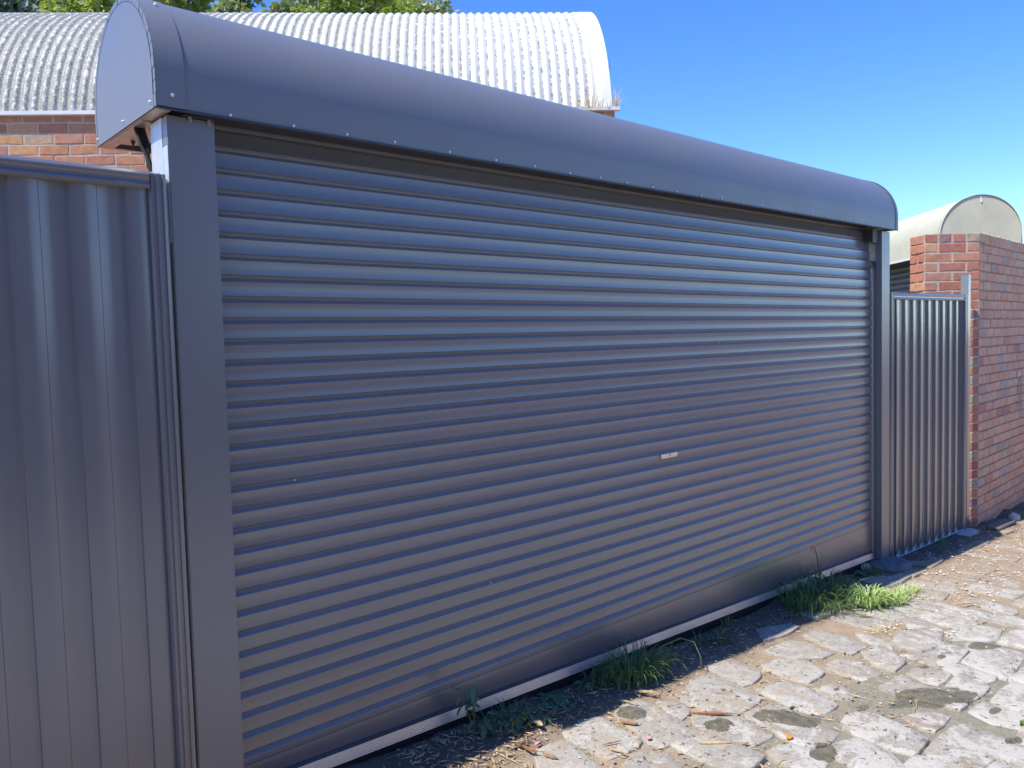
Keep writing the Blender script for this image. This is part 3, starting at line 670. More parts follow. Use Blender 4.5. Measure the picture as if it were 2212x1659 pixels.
for x0,za,zb_ in ((5.052,1.846,-.235),(6.563,1.853,-.268)):
    mb=MB(); s=1.08 if x0<6 else 1.5
    mb.prism([(u*s,v) for u,v in CHP],(x0,.004,zb_),(x0,.004,za),X3,Y3); o=link('side_channel',mb.mesh('side_channel'),GATEM,gate); o.matrix_parent_inverse=Matrix.Translation(-gate.location)
gp=thing('gate_post','slim square charcoal gate post standing against the brick pier','post',(6.68,.03,-.27))
o=link('shaft',bxmesh('shaft',(6.653,0,-.29),(6.710,.062,2.030),.0018,2,40),GATEM,gp); o.matrix_parent_inverse=Matrix.Translation(-gp.location)
o=link('post_cap',bxmesh('post_cap',(6.651,-.002,2.030),(6.712,.064,2.036),.001),GATEM,gp); o.matrix_parent_inverse=Matrix.Translation(-gp.location)
# cable bundle behind the near post
mb=MB()
for i in range(4):
    dx=i*.008
    mb.tube([(-.165-dx*.5,.24+.02*i,2.36),(-.150-dx,.22,2.30),(-.142-dx,.20+.01*math.sin(i),2.24),(-.150,.185,2.17+.01*i),(-.125,.172,2.10),(-.09,.165,1.95)],.006,6)
tag(link('cable_bundle',mb.mesh('cable_bundle',60),RUBBER),'black cable bundle dropping from the hood behind the near post','cable')

# ------------------------------------------------------------------ bricks
BH,BJ=.0735,.0125
def brick_mesh(L,H,D,seed,rough=.0028):
    r_=random.Random(seed); e=.004
    j=lambda k=1:r_.uniform(-rough,rough)*k
    v=[];
    for (y,ins) in ((D,0),(e,0),(0,e)):
        x0,x1,z0,z1=ins,L-ins,ins,H-ins
        for (x,z) in ((x0,z0),((x0+x1)/2,z0),(x1,z0),(x1,z1),((x0+x1)/2,z1),(x0,z1)):
            v.append((x+j(),y+(j(.6) if y<D else 0),z+j()))
    f=[]
    for k in range(2):
        for i in range(6):
            a=k*6+i;b=k*6+(i+1)%6; f.append((a,b,b+6,a+6))
    f+= [(12,13,16,17),(13,14,15,16)]
    me=mesh('brick',v,f); bm=bmesh.new(); bm.from_mesh(me); bmesh.ops.recalc_face_normals(bm,faces=bm.faces)
    bm.to_mesh(me); bm.free(); return me
# brick local: x along wall, y inward, z up, origin lower-left front
class Bank:
    def __init__(s,mat): s.mat=mat; s.c={}
    def get(s,L,H,D,r_):
        k=(round(L,3),round(H,3),r_.randrange(5))
        if k not in s.c:
            s.c[k]=brick_mesh(L,H,D,hash(k)%9999); s.c[k].materials.append(s.mat)
        return s.c[k]
def face_matrix(origin,d,n):      # d along wall, n outward normal
    d=Vector(d).normalized(); n=Vector(n).normalized(); m=Matrix.Identity(4)
    for i in range(3): m[i][0],m[i][1],m[i][2],m[i][3]=d[i],-n[i],(0,0,1)[i],origin[i]
    return m
def lay(bank,root,M4,bricks,stuffv=None,D=.06,seed=1):
    r_=random.Random(seed); inv=root.matrix_world.inverted()
    for (x,z,L,H) in bricks:
        me=bank.get(L,H,D,r_)
        m=M4@Matrix.Translation((x,r_.uniform(-.0016,.0016),z+r_.uniform(-.001,.001)))@Matrix.Rotation(r_.uniform(-.006,.006),4,'Y')
        if stuffv is None:
            o=bpy.data.objects.new('brick',me); COL.objects.link(o); o.parent=root; o.matrix_local=inv@m
        else:
            k=len(stuffv[0]); stuffv[0].extend([tuple(m@p.co) for p in me.vertices]); stuffv[1].extend([tuple(i+k for i in q.vertices) for q in me.polygons])
# barrel-roofed brick shed --------------------------------------------
lh=Vector((look.x,look.y,0)).normalized(); rh=Vector((rt.x,rt.y,0)).normalized()
E_=Vector((.7858,-.6185,0)); NN=Vector((.6185,.7858,0)); HP0=Vector((.182,5.082,0))
shed=thing('brick_shed','old red brick shed with a lichen-streaked white corrugated barrel roof, behind the fence and door','shed',HP0+E_*2.5)
bpy.context.view_layer.update()
def slk(o,root): o.matrix_parent_inverse=Matrix.Translation(-root.location); return o
S0,S1=-4.2,5.115; EAVE=3.463
WM=face_matrix(HP0,E_,-NN)
mb=MB(); mb.box((S0,.0035,-.4),(S1-.0035,3.6,EAVE)); me=mb.mesh('mortar_wall'); me.transform(WM); slk(link('mortar_bed',me,MORT,shed),shed)
bank=Bank(BRK_HUT); vis=[];hid=[]
for c in range(-1,46):
    zt=3.406-.0855*c-.0125/2; zb=zt-BH
    if c==-1: zb=zt; zt=EAVE-.004; zb=3.406+.006
    off=.057 if c%2 else .174
    x=off-.237*20
    if zt<-.3: continue
    while x<S1-.02:
        xa,xb=max(x+.006,S0),min(x+.231,S1)
        if xb-xa>.04 and xa>S0-.01:
            br_=(xa,zb,round(xb-xa,3) if xb-xa<.224 else .2245,zt-zb)
            # the part one can see between hood, fence and gutter
            seen=(zt>2.95 and xa<1.5 and xb>-.25) or (zt>3.2 and xa>4.3)
            if c==4 and .95<xa<1.3:       # a pair of headers
                pass
            (vis if seen else hid).append(br_)
        x+=.237
vis2=[]
for b in vis:
    if abs(b[1]-(3.406-.0855*4-.00625-BH))<.003 and .98<b[0]<1.1: vis2+= [(b[0],b[1],.106,b[3]),(b[0]+.119,b[1],.106,b[3])]
    else: vis2.append(b)
lay(bank,shed,WM,vis2,None,seed=4)
sv=([],[]); lay(bank,shed,WM,hid,sv,seed=5)
o=link('bricks',mesh('bricks',*sv),BRK_HUT,shed); o['kind']='stuff'; slk(o,shed)
# right return wall bricks joined
sv=([],[]); WM2=face_matrix(HP0+E_*S1,NN,E_); bb=[]
for c in range(0,44):
    zt=3.406-.0855*c-.00625; x=-.0 if c%2 else -.12
    while x<3.6:
        xa=max(x+.006,.062); xb=x+.231
        if xb-xa>.05: bb.append((xa,zt-BH,round(min(xb-xa,.2245),3),BH))
        x+=.237
lay(bank,shed,WM2,bb,sv,seed=6); o=link('side_bricks',mesh('side_bricks',*sv),BRK_HUT,shed); o['kind']='stuff'; slk(o,shed)
# roof
RR,TC,ZC=1.70,1.66,3.10; a0=math.asin((3.478-ZC)/RR)
cp_=.076; SE=5.095; ns=8; v=[];f=[];uv=[]; na=44
s_list=[]; s=S0
while s<SE-.13: s_list.append(s); s+=cp_/ns
s_list+=[SE-.115,SE-.06,SE]
for s in s_list:
    flat=s>SE-.12
    for i in range(na+1):
        a=(math.pi-a0)-(math.pi-2*a0)*i/na
        r_=RR+(0 if flat else .0085*math.sin(2*math.pi*(s-S0)/cp_)) + (.010 if flat else 0)+.003*nz(s,i*.2,4,1.1)
        p=HP0+E_*s+NN*(TC+r_*math.cos(a)); v.append((p.x,p.y,ZC+r_*math.sin(a))); uv.append((((s-S0)/cp_) if not flat else 130.25,i/na))
W=na+1
f=[(i*W+j,i*W+j+1,(i+1)*W+j+1,(i+1)*W+j) for i in range(len(s_list)-1) for j in range(na)]
o=slk(link('corrugated_roof',mesh('corrugated_roof',v,f,60,uv),ROOF,shed),shed)
mb=MB()
P=[]; 
for i in range(33):
    a=math.pi-a0-(math.pi-2*a0)*i/32; P.append((TC+(RR+.004)*math.cos(a),ZC+(RR+.004)*math.sin(a)))
me=MB(); me.prism(P,HP0+E_*(SE-.03),HP0+E_*(SE-.01),NN,Z3); slk(link('gable_infill',me.mesh('gable_infill'),WHITEP,shed),shed)
mb=MB(); mb.prism([(-.045,0),(-.045,.030),(-.038,.030),(-.036,.008),(-.004,.008),(-.004,.024),(.0,.024),(0,0)],HP0+E_*S0+Vector((0,0,EAVE)),HP0+E_*(S1+.035)+Vector((0,0,EAVE-.002)),NN,Z3)
slk(link('eave_flashing',mb.mesh('eave_flashing'),WHITEP,shed),shed)
# cracks of dry grass in the gutter end
def blades(name,n,base,hl,hh,wd,spread,droop,mat,seed,lean=(0,0),zfun=None,seg=5):
    r_=random.Random(seed); v=[];f=[]
    for i in range(n):
        a=r_.uniform(0,2*math.pi); rad=spread*math.sqrt(r_.random())
        bx,by=base[0]+rad*math.cos(a),base[1]+rad*math.sin(a)*.7; bz=(zfun(bx,by) if zfun else base[2])-.006
        a2=a+r_.uniform(-.9,.9); L=r_.uniform(hl,hh); d=Vector((math.cos(a2)+lean[0],math.sin(a2)+lean[1],0)); d=d.normalized() if d.length>0 else Vector((1,0,0))
        dr=r_.uniform(*droop); wv=r_.uniform(.7,1.2)*wd; side=Vector((-d.y,d.x,0)); tw=r_.uniform(-.5,.5)
        p=Vector((bx,by,bz)); th=r_.uniform(.03,.6); k=len(v)
        kink=r_.randrange(2,seg) if r_.random()<.35 else 99
        for s in range(seg+1):
            t=s/seg; ww=wv*(1-t**2.2)*.5+.0002
            sd=(side*math.cos(tw)+Vector((0,0,1))*math.sin(tw)*.5)
            v.append(tuple(p-sd*ww)); v.append(tuple(p+sd*ww))
            th2=th+dr*t*t+(1.1 if s>=kink else 0)
            p=p+(d*math.sin(th2)+Vector((0,0,1))*math.cos(th2))*L/seg
            if zfun:
                m_=zfun(p.x,p.y)+.003+.01*r_.random()
                if p.z<m_: p.z=m_
        for s in range(seg): f.append((k+2*s,k+2*s+1,k+2*s+3,k+2*s+2))
    me=mesh(name,v,f,180); return link(name,me,mat)
gp_=HP0+E_*4.93-NN*.02
tag(blades('dry_grass_tuft',110,(gp_.x,gp_.y,EAVE+.012),.05,.17,.004,.17,(.2,1.6),DRYG,11),'straw-coloured dry grass sprouting from the right end of the shed gutter','dry grass')
gp_=HP0+E_*5.12-NN*.0
tag(blades('dry_grass_tuft',36,(gp_.x,gp_.y,EAVE+.012),.10,.24,.005,.03,(.2,1.6),DRYG,12,(.9,-.5)),'wispy dry grass poking out past the shed corner into the sky','dry grass')
gp_=HP0+E_*(5.11)+NN*.22
tag(blades('dry_grass_tuft',7,(gp_.x,gp_.y,3.86),.08,.20,.004,.01,(.2,.9),DRYG,13,(.9,-.5)),'small sprig of dry grass on the curved edge of the shed roof','dry grass')

# ------------------------------------------------------------------ brick boundary wall with splayed end
w3=R(3); WD=Vector((math.cos(w3),math.sin(w3),0)); WN=Vector((math.sin(w3),-math.cos(w3),0)); WB=Vector((6.93,0,0)); TOP=2.417; WE=5.5
bwall=thing('brick_wall','tall brick boundary wall at the far right with a splayed sunlit end','brick wall',WB+WD*2)
CD=Vector((-.746,.666,0)); CN=Vector((-.666,-.746,0)); RD=Vector((.588,.809,0)); RN=Vector((-.809,.588,0)); CL=.495
WC=WB+CD*CL; WR=WC+RD*.228
bpy.context.view_layer.update()
ins=.010
core=[WB+WD*WE-WN*ins, WB-WN*ins*.6-CN*ins*.6, WC-CN*ins*.7-RN*ins*.7, WR-RN*ins-RD*.004, WR+Vector((.30,-.10,0)), WB+WD*.5-WN*.24, WB+WD*WE-WN*.24]
mb=MB(); mb.prism([(p.x,p.y) for p in core],(0,0,-.6),(0,0,TOP-.012),X3,Y3); slk(link('mortar_bed',mb.mesh('mortar_bed'),MORTD,bwall),bwall)
mb=MB(); mb.box((0,.0038,-.6),(CL,.03,TOP-.014)); me=mb.mesh('splay_mortar'); me.transform(face_matrix(WC,-CD,CN)); slk(link('splay_mortar',me,MORT,bwall),bwall)
bank=Bank(BRK_W); nseen=0
FM=face_matrix(WB,WD,WN); CM=face_matrix(WC,-CD,CN); RM=face_matrix(WR,-RD,RN)
fv=[];fh=[];cv_=[];rv=[];rowl=[]
# rowlock course on top of the long face
x=.15
while x<WE:
    rowl.append((x+.004,TOP-.094,.074,.094)); x+=.0855
for c in range(0,36):
    zt=TOP-.086*c-.006; zb=zt-BH
    if c==0: fv.append((.004,zb,.138,BH+.004))
    else:
        x=-.113 if c%2 else .0
        while x<WE-.05:
            xa=max(x+.006,.004); xb=x+.2345-.004
            if xb-xa>.03: (fv if (xb<1.75 and zt>-.45) else fh).append((xa,zb-(.008 if c==1 else 0),round(min(xb-xa,.2285),3),BH if c>1 else BH-.006))
            x+=.2365
    if zt<-.4: continue
    if c%2==1: segs=[(0,.106),(.1265,.236),(.381,.108)]
    elif c==0: segs=[(0,.112),(.127,.108),(.252,.108),(.377,.114)]
    else: segs=[(0,.236),(.2535,.238)]
    for a_,l_ in segs: cv_.append((a_+.003,zb,l_,BH))
    if c%2 or c==0: rv.append((.002,zb,.222,BH))
    else: rv+= [(.002,zb,.100,BH),(.122,zb,.102,BH)]
# pieces largest in the picture stay single bricks
keep=[b for b in fv if b[0]<1.6]
lay(bank,bwall,FM,[b for b in rowl if b[0]<1.6],None,.05,21)
lay(bank,bwall,FM,keep,None,.06,22)
bankp=Bank(BRK_P)
lay(bankp,bwall,CM,cv_,None,.06,23)
lay(bankp,bwall,RM,rv,None,.06,24)
sv=([],[]); lay(bank,bwall,FM,[b for b in fv if b[0]>=1.6]+fh+[b for b in rowl if b[0]>=1.6],sv,.06,25)
o=link('bricks',mesh('bricks',*sv),BRK_W,bwall); o['kind']='stuff'; slk(o,bwall)
# painted end-grain of mortar crowning the rowlock joints
mb=MB(); r_=random.Random(9); x=.15
while x<1.7:
    p=WB+WD*(x)+Vector((0,0,TOP-.006)); mb.tube([p-WN*.03,p+WN*.002],.010+r_.random()*.004,6); x+=.0855
slk(link('mortar_crowns',mb.mesh('mortar_crowns',60),MORT,bwall),bwall)
# sticker and sprayed loop
def onwall(s,z,off=.004): return WB+WD*s+WN*off+Vector((0,0,z))
print('BRICKS',len(keep),len(cv_),len(rv),len(rowl))

for s0,z0 in ((1.38,1.07),):
    pts=[]
    for i in range(6):
        a=math.pi/3*i+.3; pts.append((.030*math.cos(a),.030*math.sin(a)))
    mb=MB(); mb.prism(pts,onwall(s0,z0,.004),onwall(s0,z0,.007),WD,Z3); slk(link('sticker',mb.mesh('sticker'),STICKER,bwall),bwall)
    mb=MB(); mb.box((-.012,0,-.004),(.014,.0006,.004)); me=mb.mesh('sticker_print'); me.transform(face_matrix(onwall(s0,z0,.0082),WD,WN)); slk(link('sticker_print',me,INK,bwall),bwall)
    P=[]
    for i in range(17):
        a=math.pi*i/16; P.append(onwall(s0+.055-.055*math.cos(a),z0-.12+.075*math.sin(a),.0045))
    P=[onwall(s0-.012,z0-.33,.0045)]+P+[onwall(s0+.10,z0-.34,.0045)]
    k=MB()
    for a,b in zip(P,P[1:]):
        t=(b-a).normalized(); n_=t.cross(WN)*.011; q=len(k.v); k.v+=[tuple(a-n_),tuple(a+n_),tuple(b+n_),tuple(b-n_)]; k.f.append((q,q+1,q+2,q+3))
    slk(link('spray_loop',k.mesh('spray_loop'),SPRAY,bwall),bwall)

# ------------------------------------------------------------------ neighbour's cream hood and dark roller door
AX=(lh+rh*.072).normalized(); AR=Vector((AX.y,-AX.x,0)); NC=Vector((9.579,.844,2.668)); NR=.470
nh=thing('cream_hood','cream half-round steel hood with a flat grey-cream end, beyond the brick pier','hood',NC)
def arch2(r,n=36,zb=-.19):
    P=[(-r,zb)]; 
    for i in range(n+1):
        a=math.pi-math.pi*i/n; P.append((r*math.cos(a),r*math.sin(a)))
    P.append((r,zb)); return P
v=[];f=[]; ns=int(6.0/.0095); A2=arch2(1,36,0)
for i in range(ns+1):
    s=i*.0095
    for j,(u,q) in enumerate(A2):
        k=max(0,min(1,(.25-q)/.35)) if u<0 else .0
        r_=NR+.005*k*math.sin(2*math.pi*s/.076)
        zz=q*r_ if 0<j<len(A2)-1 else -.192
        p=NC+AX*s+AR*(u*r_); v.append((p.x,p.y,NC.z+zz))
W=len(A2); f=[(i*W+j,i*W+j+1,(i+1)*W+j+1,(i+1)*W+j) for i in range(ns) for j in range(W-1)]
slk(link('curved_sheet',mesh('curved_sheet',v,f,60),CREAM,nh),nh)
mb=MB(); mb.prism(arch2(NR-.004),NC-AX*.004,NC+AX*.004,AR,Z3); slk(link('end_cap',mb.mesh('end_cap'),CREAME,nh),nh)
mb=MB(); mb.sheet(arch2(NR+.006),NC-AX*.018,NC+AX*.03,AR,Z3); o=slk(link('rim_band',mb.mesh('rim_band',50),CREAM,nh),nh); md=o.modifiers.new('thickness','SOLIDIFY'); md.thickness=.003
mb=MB(); mb.prism([(-NR-.012,-.207),(-NR+.010,-.207),(-NR+.010,-.186),(-NR-.012,-.190)],NC,NC+AX*6,AR,Z3); slk(link('eave_trim',mb.mesh('eave_trim'),WHITEP,nh),nh)
mb=MB(); mb.tube([NC-AX*.008+Vector((0,0,NR-.02)),NC-AX*.009+AR*.004+Vector((0,0,NR-.085))],.004,6,.009); slk(link('paint_drip',mb.mesh('paint_drip',60),WHITEP,nh),nh)
nd=thing('neighbour_roller_door','dark ribbed roller door in the shade under the cream hood','roller door',NC+AX*3-Vector((0,0,3)))
prof=[];z=2.60
V=[];F=[]
pts=[]
while z>-.3:
    pts+=[(0,z),(.004,z-.02),(0,z-.045),(.012,z-.052),(.012,z-.058)]; z-=.079
mb=MB(); o0=NC-AR*(NR-.36); mb.sheet([(-u,zz-NC.z) for u,zz in pts],o0+AX*.1,o0+AX*6,-AR,Z3); o=slk(link('curtain',mb.mesh('curtain',30),DEEP,nd),nd)
mb=MB(); 
mb.box((0,0,0),(.1,.1,3.0)); me=mb.mesh('frame'); me.transform(face_matrix(o0+AX*.0-Vector((0,0,NC.z+.3)),AX,-AR)); slk(link('frame',me,DARK,nd),nd)

# ------------------------------------------------------------------ unseen wall and garage across the lane, added to feed the steel reflections
ow=thing('added_lane_wall','plain brick wall added unseen across the lane to give the door a tan reflection','brick wall',(4,-5.8,-.2))
mb=MB(); mb.box((-9,-6.05,-.6),(18,-5.8,1.75)); slk(link('wall_body',mb.mesh('wall_body'),BRK_W,ow),ow)
mb=MB(); mb.box((-9,-6.08,1.752),(18,-5.77,1.83)); slk(link('coping',mb.mesh('coping'),MORTG,ow),ow)
ob=thing('added_garage','plain dark rendered garage building added unseen behind the viewer to darken fence reflections','garage',(-4,-8,-.2))  # added block that darkens what the fence and hood mirror
mb=MB(); mb.box((-12,-12,-.6),(2.3,-5.62,4.3)); mb.box((-12.1,-12.1,4.302),(2.42,-5.5,4.42)); slk(link('added_garage_walls',mb.mesh('added_garage_walls'),plain('dark_render',(.16,.15,.145),.9,0,.15,2),ob),ob)

# ------------------------------------------------------------------ trees
def tree(label,D,px,zc,rad,sq,nleaf,ls,mat,seed,dens=.5,extra=()):
    c=CAM+lh*D+rh*((px-1106)/FPX*D); c.z=0; t=thing('tree',label,'tree',(c.x,c.y,-.4),'trees behind the shed')
    r_=random.Random(seed); mb=MB()
    mb.tube([(c.x,c.y,-.5),(c.x+.1,c.y,1.5),(c.x-.05,c.y+.1,3.2),(c.x,c.y,zc-.2)],.17,10,.08)
    cl=[]
    for i in range(26):
        while True:
            q=Vector((r_.uniform(-1,1),r_.uniform(-1,1),r_.uniform(-1,1)))
            if .25<q.length<1: break
        q=Vector((q.x*rad,q.y*rad,q.z*rad*sq)); e=Vector((c.x,c.y,zc))+q; cl.append((e,r_.uniform(.28,.5)*rad*.62))
        s=Vector((c.x,c.y,zc-rad*sq*.8)); m_=s.lerp(e,.5)+Vector((r_.uniform(-.2,.2),r_.uniform(-.2,.2),.15)); mb.tube([s,m_,e],.05,5,.012)
    slk(link('trunk',mb.mesh('trunk',60),BARK,t),t)
    v=[];f=[]
    for i in range(nleaf):
        e,rr_=cl[r_.randrange(len(cl))]; q=Vector((r_.gauss(0,1),r_.gauss(0,1),r_.gauss(0,1))).normalized()*rr_*(r_.random()**.4)
        p=e+q; 
        if p.z<3.9 and r_.random()<.8: continue
        a=Vector((r_.gauss(0,1),r_.gauss(0,1),r_.gauss(0,.7)-.5)).normalized(); b=a.orthogonal().normalized()
        b=(Matrix.Rotation(r_.uniform(0,6.28),3,a)@b); L=ls*r_.uniform(.6,1.3); W_=L*.32; k=len(v)
        v+=[tuple(p),tuple(p+a*L*.5+b*W_+b.cross(a)*L*.08),tuple(p+a*L),tuple(p+a*L*.5-b*W_+b.cross(a)*L*.08)]; f.append((k,k+1,k+2,k+3))
    slk(link('crown',mesh('crown',v,f),mat,t),t); return t
tree('dense blue-green tree at the top left corner behind the shed roof',13,-60,6.3,2.0,.7,22000,.13,TR1,31)
tree('bright yellow-green leafy tree above the left half of the shed roof',12.5,430,6.1,1.9,.7,26000,.13,TR2,32)
tree('mid-green tree between the dense blue-green and the bright one',15,200,7.0,2.0,.7,20000,.14,TR3,35)
tree('dull green tree above the centre of the shed roof between bright and olive trees',14.5,640,6.7,1.7,.8,20000,.12,TR3,36)
tree('olive-green tree rising above the middle of the shed roof',13.5,800,6.4,1.35,.8,15000,.10,TR2,33)
tree('thin sparse tree at the right end of the foliage, sky showing through',14.5,940,6.9,.72,1.0,2600,.09,TR3,34)

# ------------------------------------------------------------------ concrete, rubble and plank
def blob(name,c,rx,ry,h,mat,seed,n=24,m=7,zb=None):
    v=[];f=[]
    for i in range(m+1):
        t=i/m; r_=math.sin(t*math.pi/2); z=math.cos(t*math.pi/2)
        for j in range(n):
            a=2*math.pi*j/n; d=1+.22*nz(math.cos(a)*2,math.sin(a)*2,seed)
            x=c[0]+rx*r_*d*math.cos(a); y=c[1]+ry*r_*d*math.sin(a)
            v.append((x,y,c[2]+h*(z**.5)*(1+.2*nz(x,y,seed,14))-(.03 if i==m else 0)))
    f=[(i*n+j,i*n+(j+1)%n,(i+1)*n+(j+1)%n,(i+1)*n+j) for i in range(m) for j in range(n)]
    f=[q for q in f]; return link(name,mesh(name,v,f,180),mat)
tag(blob('concrete_footing',(4.92,-.03,gz(4.92,-.03)),.20,.15,.028,FOOTM,3),'lumpy grey concrete footing round the foot of the far door post','footing')
tag(blob('concrete_footing',(6.55,-.03,gz(6.55,0)-.004),.17,.10,.02,GREYROCK,5),'pale broken concrete at the foot of the gate post','footing')
def rock(name,p,s,mat,seed,label,cat='rock'):
    bm=bmesh.new(); bmesh.ops.create_icosphere(bm,subdivisions=2,radius=1)
    for q in bm.verts:
        d=1+.35*mnoise.noise(q.co*1.3+Vector((seed,0,0))); q.co=Vector((q.co.x*s[0]*d,q.co.y*s[1]*d,q.co.z*s[2]*d))
    me=bpy.data.meshes.new(name); bm.to_mesh(me); bm.free(); o=link(name,me,mat); o.location=(p[0],p[1],gz(p[0],p[1])+s[2]*.5); return tag(o,label,cat)
rock('rock',(7.55,-.12),(.075,.05,.05),GREYROCK,4,'whitish rock against the foot of the brick wall near the right edge')
rock('rock',(7.62,-.42),(.05,.04,.03),GREYROCK,8,'small white stone in the sun beyond the plank')
rock('rock',(4.70,.03),(.05,.03,.025),GREYROCK,2,'small pale stone beside the far door post footing')
rock('rock',(3.05,-1.20),(.016,.012,.010),GREYROCK,12,'tiny cream pebble in the joint beside the puddle stain')
mb=MB(); a,b=Vector((6.83,-.15,0)),Vector((7.36,-.13,0)); d=(b-a).normalized(); s=Vector((-d.y,d.x,0))
mb.prism([(-.055,0),(.055,.006),(.05,.028),(-.05,.020)],(a.x,a.y,gz(a.x,a.y)+.006),(b.x,b.y,gz(b.x,b.y)+.018),s,Z3)
tag(link('plank',mb.mesh('plank',None,.003),WOOD),'short weathered plank lying at the foot of the brick wall','plank')
bo=link('loose_brick',brick_mesh(.10,.07,.10,77),mat_mortar('brown_brick',(.22,.15,.10))); bo.location=(4.72,.085,-.225)
tag(bo,'brown brick end showing under the right end of the door','brick')

# ------------------------------------------------------------------ grass and weeds
zf=lambda x,y:gz(x,y)
def tuft(label,n,x,y,hl,hh,wd,spread,droop,mat,seed,lean=(0,0)):
    return tag(blades('grass_tuft',n,(x,y,gz(x,y)),hl,hh,wd,spread,droop,mat,seed,lean,zf,6),label,'grass')
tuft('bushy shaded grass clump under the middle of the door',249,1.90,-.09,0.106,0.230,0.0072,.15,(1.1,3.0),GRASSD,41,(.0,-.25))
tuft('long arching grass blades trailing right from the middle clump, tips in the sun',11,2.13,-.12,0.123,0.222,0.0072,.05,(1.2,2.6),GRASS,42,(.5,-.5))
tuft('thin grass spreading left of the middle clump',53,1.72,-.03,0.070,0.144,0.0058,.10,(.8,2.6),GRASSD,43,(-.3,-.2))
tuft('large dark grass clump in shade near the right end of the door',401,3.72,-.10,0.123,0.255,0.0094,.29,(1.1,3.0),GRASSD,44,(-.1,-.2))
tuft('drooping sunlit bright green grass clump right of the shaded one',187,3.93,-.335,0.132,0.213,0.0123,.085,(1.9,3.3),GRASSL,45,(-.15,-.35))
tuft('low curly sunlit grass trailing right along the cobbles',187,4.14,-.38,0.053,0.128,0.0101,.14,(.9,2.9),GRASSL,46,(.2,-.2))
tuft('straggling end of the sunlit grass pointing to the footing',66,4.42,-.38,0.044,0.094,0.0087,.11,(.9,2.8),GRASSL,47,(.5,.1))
tuft('small green grass sprout by the middle of the door shadow',11,2.52,-.05,0.044,0.102,0.0058,.03,(.2,1.5),STALK,48)
tuft('olive grass sprout close against the weather bar',14,2.86,.0,0.044,0.111,0.0058,.04,(.3,1.6),STALK,49)
tuft('flattened grass tuft at the shade edge right of the sprout',39,2.62,-.11,0.044,0.094,0.0072,.08,(1.2,2.8),GRASSD,50)
tuft('sparse shade-toned grass left of the large clump',48,3.42,-.17,0.053,0.119,0.0072,.12,(1.0,2.8),GRASSD,51)
tuft('small green tuft under the steel gate',22,5.92,-.06,0.044,0.094,0.0087,.05,(.4,1.8),GRASS,52)
tuft('tiny tuft in the cobble joint at the right edge',9,3.42,-1.29,0.018,0.043,0.0058,.015,(.4,1.8),GRASS,53)
tuft('tiny bright tuft at the lower right edge of the lane',10,2.79,-1.50,0.018,0.043,0.0058,.015,(.4,1.8),GRASS,54)
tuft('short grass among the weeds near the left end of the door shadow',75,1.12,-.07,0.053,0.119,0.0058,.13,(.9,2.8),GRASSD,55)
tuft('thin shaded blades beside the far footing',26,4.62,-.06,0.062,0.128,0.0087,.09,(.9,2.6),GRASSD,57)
# broad-leaved weeds
def weed(label,x,y,h,nl,ls,seed,lay_=False,stalk=STALK,tip=False):
    r_=random.Random(seed); z=gz(x,y); t=thing('weed',label,'weed',(x,y,z)); bpy.context.view_layer.update()
    mb=MB(); lv=[];lf=[]
    stems=[]
    for s in range(max(1,nl//5)):
        a=r_.uniform(0,6.28); hh=h*r_.uniform(.6,1.0); le=r_.uniform(.05,.25)*(4 if lay_ else 1)
        P=[Vector((x+r_.uniform(-.012,.012),y+r_.uniform(-.012,.012),z-.004))]
        for k in range(1,6):
            tt=k/5; q=P[0]+Vector((math.cos(a)*le*hh*tt*(1+tt),math.sin(a)*le*hh*tt,hh*(tt if not lay_ else .35*math.sin(tt*2.6)+.02)))
            if y>-.2 and q.y>.035: q.y=.035-.3*(q.y-.035)
            P.append(q)
        stems.append(P); mb.tube(P,.0028,5,.0012)
    for i in range(nl):
        P=stems[i%len(stems)]; k=r_.uniform(.25,1)*5; k0=min(4,int(k)); b=P[k0].lerp(P[k0+1],k-k0)
        a=r_.uniform(0,6.28); d=Vector((math.cos(a),math.sin(a)-.25,r_.uniform(-.9,.35))).normalized(); sd=d.cross(Vector((0,0,1))).normalized(); up_=sd.cross(d)
        L=ls*r_.uniform(.55,1.15); W_=L*r_.uniform(.28,.42); kk=len(lv)
        for (tt,ww) in ((0,.06),(.3,.85),(.6,.8),(.85,.35),(1,.0)):
            c=b+d*L*tt-Vector((0,0,1))*L*.45*tt*tt
            mz=gz(c.x,c.y)+.004
            if c.z<mz: c.z=mz
            for sgn in (-1,0,1): lv.append(tuple(c+sd*W_*ww*sgn+up_*(W_*.35*ww*abs(sgn))))
        for s in range(4):
            for j in range(2): lf.append((kk+s*3+j,kk+s*3+j+1,kk+(s+1)*3+j+1,kk+(s+1)*3+j))
    slk(link('stem',mb.mesh('stem',60),stalk,t),t); slk(link('leaves',mesh('leaves',lv,lf,180),WEED,t),t)
    return t
weed('tall upright weed in front of the left part of the weather bar',.945,-.05,.27,22,.050,61)
weed('leafy weed heap at the foot of the tall one',.96,-.10,.10,26,.038,62)
weed('wilted broad-leaved weed at the left end of the shade',1.14,-.10,.13,26,.050,63,True)
weed('wilted weed with pale leaves hanging into the sun',1.22,-.14,.10,18,.045,64,True)
weed('large dark dock leaf against the bar left of the middle grass',1.47,-.01,.10,12,.075,65,True)
weed('small drooping weed between the dock leaf and the middle grass',1.60,-.02,.11,14,.045,66,True)
weed('shrivelled weed lying left of the middle',1.33,-.06,.08,18,.040,67,True)
weed('creeping weed spread over the shaded soil near the right clump',3.30,-.10,.06,22,.035,68,True)
weed('flat green weed at the edge of the middle sprout',2.60,-.09,.05,16,.035,69,True)
weed('dark broad-leaved weed behind the far grass, by the post',4.50,.0,.10,16,.06,70,True)
